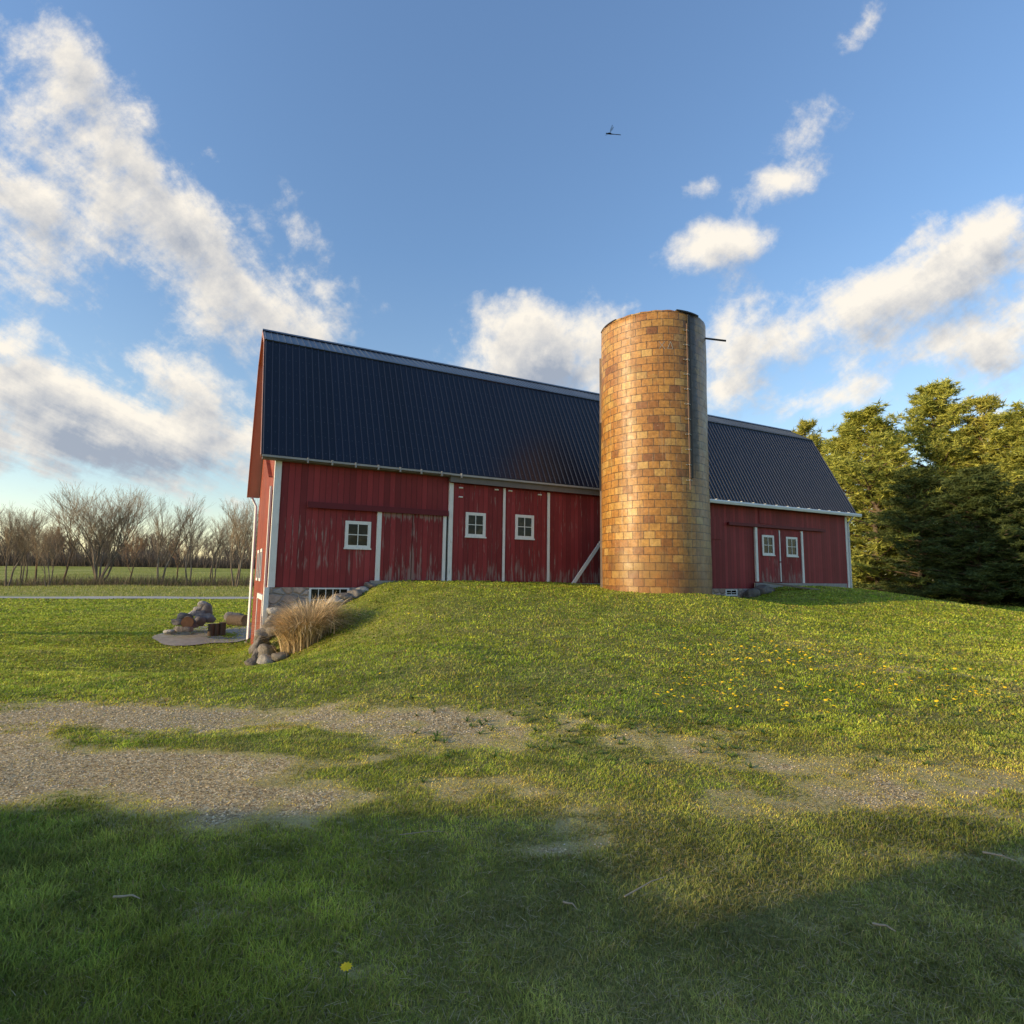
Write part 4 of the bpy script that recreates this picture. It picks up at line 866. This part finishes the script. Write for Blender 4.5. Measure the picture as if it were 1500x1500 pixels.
def make_pine(h, rad, rnd, dens=1., low=.02, cols=((.16, .20, .045), (.50, .50, .10)), size=.38, name='pine_tree'):
    root = empty(name); tr, lm, tf = pine(h, rad, rnd, dens, low)
    Vv, Fv, C = tubes_np(tr, 8, lambda r, p: np.repeat(np.array([(.15, .115, .085)]), len(r), 0)); npmesh('trunk', Vv, Fv, np.full(len(Fv), 4), MAT['bark_col'], root, col=C, smooth=True)
    Vv, Fv, C = tubes_np(lm, 4, lambda r, p: np.repeat(np.array([(.14, .10, .07)]), len(r), 0)*(.7+.5*rng.random((len(r), 1)))); npmesh('limb', Vv, Fv, np.full(len(Fv), 4), MAT['bark_col'], root, col=C)
    P = np.array([tuple(t[0]) for t in tf]); S = np.array([t[1] for t in tf]); n = len(P); K = 13
    Pn = np.repeat(P, K, 0); Sn = np.repeat(S, K); d = rng.normal(0, 1, (n*K, 3)); d[:, 2] = d[:, 2]*.5+.22; d /= np.linalg.norm(d, axis=1)[:, None]
    sd = np.cross(d, rng.normal(0, 1, (n*K, 3))); sd /= np.linalg.norm(sd, axis=1)[:, None]
    ln = size*Sn*(.6+.7*rng.random(n*K)); w = size*.085*Sn; st_ = Pn+d*(ln*.08)[:, None]
    V3 = np.stack([st_-sd*w[:, None], st_+sd*w[:, None], Pn+d*ln[:, None]], 1).reshape(-1, 3); F3 = np.arange(len(V3)).reshape(-1, 3)
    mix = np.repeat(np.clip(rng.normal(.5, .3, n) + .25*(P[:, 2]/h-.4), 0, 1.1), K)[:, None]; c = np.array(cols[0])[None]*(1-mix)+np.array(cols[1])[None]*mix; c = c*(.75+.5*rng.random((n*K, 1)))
    npmesh('crown', V3, F3, np.full(len(F3), 3), MAT['needle'], root, col=np.repeat(c, 3, 0)); return root
r2 = random.Random(11)
protoP = [make_pine(18, 5.4, r2, 1.0), make_pine(15, 5.2, r2, 1.05), make_pine(14, 3.3, r2, .55, cols=((.18, .21, .04), (.50, .46, .09)))]
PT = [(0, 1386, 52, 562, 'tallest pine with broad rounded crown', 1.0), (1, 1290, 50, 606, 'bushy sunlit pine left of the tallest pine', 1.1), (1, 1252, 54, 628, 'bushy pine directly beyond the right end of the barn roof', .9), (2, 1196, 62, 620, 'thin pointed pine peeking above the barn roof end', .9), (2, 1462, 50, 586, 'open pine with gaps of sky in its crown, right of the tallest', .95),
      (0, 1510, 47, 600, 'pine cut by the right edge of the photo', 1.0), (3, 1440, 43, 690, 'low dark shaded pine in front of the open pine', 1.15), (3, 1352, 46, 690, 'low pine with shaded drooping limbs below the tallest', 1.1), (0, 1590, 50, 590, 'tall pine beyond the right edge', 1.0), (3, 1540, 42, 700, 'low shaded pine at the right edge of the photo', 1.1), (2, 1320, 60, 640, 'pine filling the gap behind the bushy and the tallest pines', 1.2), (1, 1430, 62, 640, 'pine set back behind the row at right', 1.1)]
protoP.append(make_pine(14, 4.9, r2, 1.0, cols=((.05, .08, .028), (.12, .15, .042))))  # darker needles stand in for the shade on the low front pines
usedp = set()
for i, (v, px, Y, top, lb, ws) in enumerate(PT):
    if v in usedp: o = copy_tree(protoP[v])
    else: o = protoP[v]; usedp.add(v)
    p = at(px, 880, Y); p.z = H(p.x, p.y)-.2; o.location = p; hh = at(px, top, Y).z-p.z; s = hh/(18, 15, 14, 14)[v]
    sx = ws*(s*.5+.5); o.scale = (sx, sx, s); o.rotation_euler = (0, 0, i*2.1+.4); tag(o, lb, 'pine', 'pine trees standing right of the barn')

# off to the left: unseen house, added and shaped to cast the foreground shadow
SA = math.radians(90-248)    # direction of the sun on the ground, as a maths angle
hx = empty('shadow_house', Vector((math.cos(SA), math.sin(SA), 0))*18 + Vector((0, 0, 0)), SA); tag(hx, 'unseen white house with a low wing, added to cast the foreground shadow', 'house')
# local x runs away from the lawn, local y to the left seen from the sun
def hq(q): return q
b = MB(); b.box(0, 8, -2.35, 11.65, -2.4, 7.4)
b.build('wall', MAT['white'], hx)
b = MB(); b.prism([(-2.75, 7.3), (4.65, 11.6), (12.05, 7.3)], -.4, 8.4); b.build('roof', MAT['roof'], hx)
b = MB(); b.prism([(-2.353, -2.4), (-5.4, -2.4), (-5.4, 2.0), (-3.6, 3.05), (-2.353, 3.02)], 0, 5); b.build('side_wing', MAT['white'], hx)  # wing outline shaped to give the stepped edge of the lawn shadow
b = MB(); b.prism([(-2.36, 3.03), (-3.62, 3.06), (-5.8, 1.80), (-5.8, 1.90), (-3.6, 3.16), (-2.36, 3.12)], -.2, 5.2); b.build('wing_roof', MAT['roof'], hx)
for q in (0, 3.5, 7):
    for z_ in (-.9, 2.2):
        b = MB(); b.box(-.06, -.003, q, q+1.1, z_, z_+1.5); ww = b.build('window', MAT['white'], hx); b = MB(); b.box(-.07, -.061, q+.1, q+1.0, z_+.1, z_+1.4); b.build('pane', MAT['glass'], ww)

o = make_pine(30, 4.6, r2, 1.2, low=.5, name='added_shade_tree'); o.location = (-41, 15.2, -2.4); tag(o, 'unseen very tall narrow evergreen added far left to shade the pines', 'tree')  # out of view, added to throw shade on the right-hand pines
# flying insect
p = at(893, 196, 2.2); ins = empty('flying_insect', p, .15); tag(ins, 'small dark long-bodied insect flying in the open sky', 'insect')
MAT['insect'] = mat('insect_body', lambda g, p: (.012, .014, .02), .4, .4)
MAT['wing'] = mat('insect_wing', lambda g, p: (.10, .13, .17), .3, .4, Alpha=.45)
b = MB(); b.tube([(-.012, 0, .0005), (-.010, 0, 0), (-.004, 0, .001), (.004, 0, .0012), (.008, 0, 0), (.020, 0, .0005), (.036, 0, .0016), (.048, 0, .0018), (.05, 0, .0018)], [.0004, .0022, .0034, .0036, .0020, .0013, .0014, .0013, .0004], 8); b.build('body', MAT['insect'], ins)
b = MB(); b.tube([(-.0165, 0, -.0003), (-.015, 0, 0), (-.0125, 0, 0), (-.011, 0, 0)], [.0005, .0024, .0024, .0008], 8); b.build('head', MAT['insect'], ins)
for (dx, dy, dz) in ((.006, -.02, .022), (.012, -.016, .018), (.000, .022, .020), (-.012, .02, .006)):
    b = MB(); o0 = Vector((0, 0, .002)); d = Vector((dx, dy, dz)); s_ = Vector((.0035, 0, -.001)); b.add([o0, o0+d*.5-s_, o0+d-s_*.6, o0+d*1.04+s_*.4, o0+d*.6+s_], [(0, 1, 2, 3, 4)]); b.build('wing', MAT['wing'], ins)

# ------------------------------------------------------------------ light and sky
EL = math.radians(13.5); AZ = math.radians(248)     # sun stands low on the left, almost in line with the long wall
sd = bpy.data.lights.new('sun', 'SUN'); sd.energy = 5.0; sd.angle = math.radians(.42); sd.color = (1.0, .76, .44)
sun = bpy.data.objects.new('sun', sd); COL.objects.link(sun)
dirv = Vector((math.sin(AZ)*math.cos(EL), math.cos(AZ)*math.cos(EL), math.sin(EL))); sun.rotation_euler = dirv.to_track_quat('Z', 'Y').to_euler()
w = bpy.data.worlds.new('World'); SC.world = w; w.use_nodes = True; nt = w.node_tree; nt.nodes.clear(); g = G(nt)
out = g.n('ShaderNodeOutputWorld'); bg = g.n('ShaderNodeBackground'); bg.inputs['Strength'].default_value = .16; nt.links.new(bg.outputs[0], out.inputs[0])
sky = g.n('ShaderNodeTexSky', sky_type='NISHITA'); sky.sun_disc = False; sky.sun_elevation = EL; sky.sun_rotation = AZ; sky.altitude = 200; sky.air_density = 1.0; sky.dust_density = .6; sky.ozone_density = 2.0
D = g.n('ShaderNodeTexCoord').outputs['Generated']; dx, dy, dz = g.xyz(D)
yy = g.m('MAXIMUM', dy, .05); Q = g.vec(g.m('DIVIDE', dx, yy), g.m('DIVIDE', dz, yy), 0)
CL = [(230, 320, 420, 95, 38, 1.1), (60, 300, 220, 140, 30, .95), (130, 120, 190, 70, 42, .8), (300, 230, 110, 40, 50, .5), (450, 330, 95, 45, 50, .55), (480, 430, 110, 50, 30, .6), (380, 450, 220, 60, 35, .95), (85, 430, 120, 35, 15, .6), (15, 500, 100, 60, 0, .8),
      (130, 625, 360, 80, 6, 1.25), (320, 650, 170, 60, 0, 1.0), (290, 570, 160, 60, 20, .9), (150, 535, 150, 50, 20, .6), (60, 570, 220, 60, 8, 1.0),
      (800, 515, 135, 80, -8, 1.2), (735, 505, 80, 50, 0, .7), (1085, 500, 70, 85, -10, 1.0), (1075, 560, 110, 50, 0, .7), (1340, 430, 260, 66, -24, 1.2), (1430, 345, 140, 52, -32, 1.1), (1300, 490, 110, 45, -8, .8), (1450, 480, 170, 80, -15, 1.1), (1420, 520, 120, 35, -5, .7),
      (1042, 362, 82, 42, -18, .9), (1130, 255, 90, 38, -28, .85), (1195, 180, 95, 48, -42, .85), (1035, 272, 38, 26, -15, .75), (1262, 32, 85, 36, -50, .7), (1230, 585, 150, 32, -4, .75), (1150, 570, 90, 45, 10, .5), (1310, 580, 60, 22, -4, .6), (1470, 600, 90, 25, 0, .6), (1590, 400, 160, 120, -20, .8), (-150, 300, 250, 350, 0, .7), (-120, 600, 250, 120, 0, .9)]
def q_of(px, py): d = ray(px, py); return d.x/d.y, d.z/d.y
ng = bpy.data.node_groups.new('cloud_density', 'ShaderNodeTree'); ng.interface.new_socket('V', in_out='INPUT', socket_type='NodeSocketVector'); ng.interface.new_socket('D', in_out='OUTPUT', socket_type='NodeSocketFloat')
h = G(ng); gi = h.n('NodeGroupInput'); go = h.n('NodeGroupOutput'); vin = gi.outputs[0]
acc = None
warp = h.n('ShaderNodeTexNoise'); h.put(warp.inputs['Vector'], vin); warp.inputs['Scale'].default_value = 5; warp.inputs['Detail'].default_value = 3
wv = h.vm('ADD', vin, h.vm('SCALE', h.vm('SUBTRACT', warp.outputs[1], (.5, .5, .5)), .09)); wz = h.xyz(wv); wv = h.vec(wz[0], wz[1], 0)
for px, py, rx, ry, an, wt in CL:
    qx, qz = q_of(px, py); mp = h.n('ShaderNodeMapping', vector_type='TEXTURE'); h.put(mp.inputs['Vector'], wv)
    mp.inputs['Location'].default_value = (qx, qz, 0); mp.inputs['Rotation'].default_value = (0, 0, -math.radians(an)); k = 1.68/F_PX; mp.inputs['Scale'].default_value = (rx*k, ry*k, 1)
    gt = h.n('ShaderNodeTexGradient', gradient_type='QUADRATIC_SPHERE'); h.put(gt.inputs[0], mp.outputs[0]); v = h.m('MULTIPLY', h.m('SQRT', gt.outputs[1]), wt)
    acc = v if acc is None else h.m('SMOOTH_MAX', acc, v, .15)
vx = h.xyz(vin); iz = h.m('DIVIDE', 1, h.m('ADD', h.m('MAXIMUM', vx[1], 0), .16)); PP = h.vec(h.m('MULTIPLY', vx[0], iz), h.m('MULTIPLY', iz, .42), .3)
n1 = h.m('ADD', h.m('MULTIPLY', h.noise(PP, 4.2, 9, .62, .2), .46), h.m('MULTIPLY', h.noise(vin, 7.5, 10, .66, .1), .54)); n2 = h.noise(PP, 1.7, 4, .55)
dd_ = h.m('ADD', h.m('MULTIPLY', acc, 1.0), h.m('ADD', h.m('MULTIPLY', h.m('SUBTRACT', n1, .5), 2.9), h.m('MULTIPLY', h.m('SUBTRACT', n2, .5), .55)))
ng.links.new(h.m('SUBTRACT', h.m('SUBTRACT', dd_, h.m('MULTIPLY', h.ss(acc, .18, .0), 1.4)), .36), go.inputs[0])
def dens(vec):
    q = g.n('ShaderNodeGroup'); q.node_tree = ng; g.put(q.inputs[0], vec); return q.outputs[0]
d0 = dens(Q); d1 = dens(g.vm('ADD', Q, (-.03, .05, 0)))
alpha = g.m('MULTIPLY', g.m('MULTIPLY', g.ss(d0, -.05, .55), .96), g.ss(dy, .03, .2))
light = g.m('ADD', .77, g.m('ADD', g.m('MULTIPLY', g.m('SUBTRACT', d0, d1), 1.25), g.m('MULTIPLY', g.ss(d0, .15, 1.1), -.85)), clamp=True)
ccol = g.mix(light, (2.35, 2.65, 3.2), (6.5, 6.0, 5.2))
elev = g.m('MAXIMUM', dz, 0)
skyc = g.mix(1.0, sky.outputs[0], g.ramp(elev, [(0, (1.75, 1.5, 1.25)), (.22, (1.6, 1.5, 1.42)), (.5, (1.5, 1.6, 1.7)), (.8, (1.7, 1.8, 1.95))]), 'MULTIPLY')
final = g.mix(alpha, skyc, ccol)
# the unseen half of the sky behind the camera carries the same scattered cloud
g.put(bg.inputs['Color'], final)
